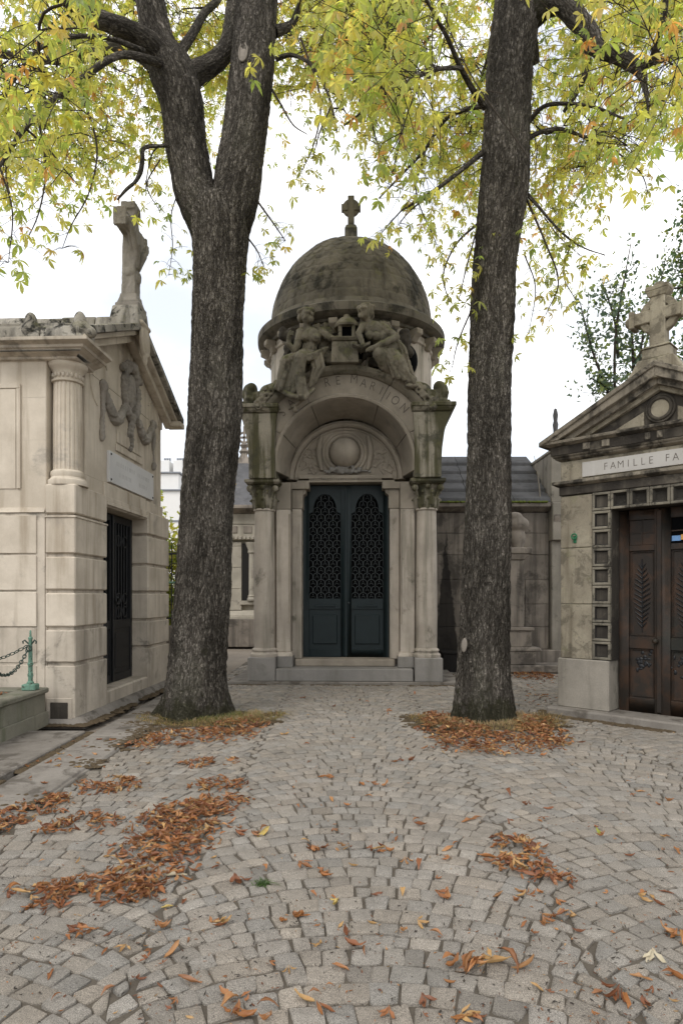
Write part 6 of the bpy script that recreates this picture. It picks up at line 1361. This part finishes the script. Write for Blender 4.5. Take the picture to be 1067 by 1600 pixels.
# ------------------------------------------------------------------ soil and debris gathered along footings and kerbs
def debris(label, pts, n, wd, seed, z0=0., sz=(.008, .03)):
    r = np.random.default_rng(seed); pts = [np.array(p) for p in pts]; seg = list(zip(pts[:-1], pts[1:])); ln = np.array([np.linalg.norm(b-a) for a, b in seg]); mb = MB()
    for i in range(n):
        a, b = seg[r.choice(len(seg), p=ln/ln.sum())]; t = r.random(); p = a+(b-a)*t; d = (b-a)/np.linalg.norm(b-a); nn_ = np.array([-d[1], d[0]])
        if pnoise(np.array([[p[0]*2.5, p[1]*2.5, seed]]), 4)[0] < -.15: continue
        p = p+nn_*r.normal(0, wd); s_ = r.uniform(*sz); mb.ell((p[0], p[1], z0), (s_*r.uniform(.8, 2.2), s_*r.uniform(.8, 2.2), s_*r.uniform(.3, .7)), 6, 4, Matrix.Rotation(r.uniform(0, 6.28), 3, 'Z'))
    return tag(mb.build('soil_debris', 'soil', None, ang=80, weld=False), label, 'debris', None, 'stuff')
fw = lambda F_, lx, ly: F_.world(lx, ly)
debris('dark soil and moss gathered along the cream chapel footing', [fw(FL, -.45, -.11), fw(FL, .17, -.11), fw(FL, .18, 3.6)], 900, .035, 1, .002)
debris('line of dirt in the gap beside the raised kerb slab', [(-2.74, 2.0), (-2.74, 7.0)], 800, .02, 2, -.002)
debris('dirt patches on the flagstone strip beside cobbles', [(-2.3, 3.2), (-2.2, 7.2)], 900, .09, 3, .004, (.006, .022))
debris('dark debris along the foot of the pedimented tomb sill', [fw(FR, -.14, .1), fw(FR, -.14, -.17), fw(FR, 2.4, -.18)], 1000, .05, 4, .001)
debris('dust and crumbs along the mausoleum base slab', [fw(FM, -2.0, 1.5), fw(FM, -2.0, -.04), fw(FM, 1.98, -.04), fw(FM, 1.98, 1.5)], 900, .04, 5, .0, (.006, .02))
debris('soil crumbs spilled on cobbles around left tree pit', [(b0.x+.85*math.cos(t), Yl-.1+.7*math.sin(t)) for t in np.linspace(2.6, 6.8, 14)], 900, .09, 6, .004, (.006, .022))
debris('soil crumbs spilled on cobbles around right tree pit', [(b1.x+.85*math.cos(t), Yr-.1+.7*math.sin(t)) for t in np.linspace(2.6, 6.8, 14)], 900, .09, 7, .004, (.006, .022))

# crumbs of dead leaf and grit trodden all over the cobbles
r = np.random.default_rng(91); AV, AF, AC, off = [], [], [], 0
for i in range(3600):
    px, py = r.uniform(-20, 1087), 1075+530*r.random()**1.2; p = gnd(px, py)
    if p.x < -2.7: continue
    if pnoise(np.array([[p.x*1.6, p.y*1.6, 2.]]), 6)[0] < -.1 and r.random() < .75: continue
    v, f = DRY[(0, 1, 3, 4, 6)[r.integers(5)]]; mt = np.array(leaf_xf((p.x, p.y, .001), r.uniform(0, 6.28), r.normal(0, .2), r.normal(0, .2), r.uniform(.008, .026)))
    AV.append(v @ mt[:3, :3].T+mt[:3, 3]); AF.append(f+off); off += len(v); AC.append(np.tile((DPAL[r.integers(8)] if r.random() < .55 else np.array((.06, .048, .036)))*r.uniform(.5, 1.), (len(v), 1)))
tag(npmesh('leaf_crumbs', np.vstack(AV), np.vstack(AF), 'litter', None, np.vstack(AC)), 'tiny crumbs of dead leaf and grit strewn over the cobbles', 'debris', None, 'stuff')
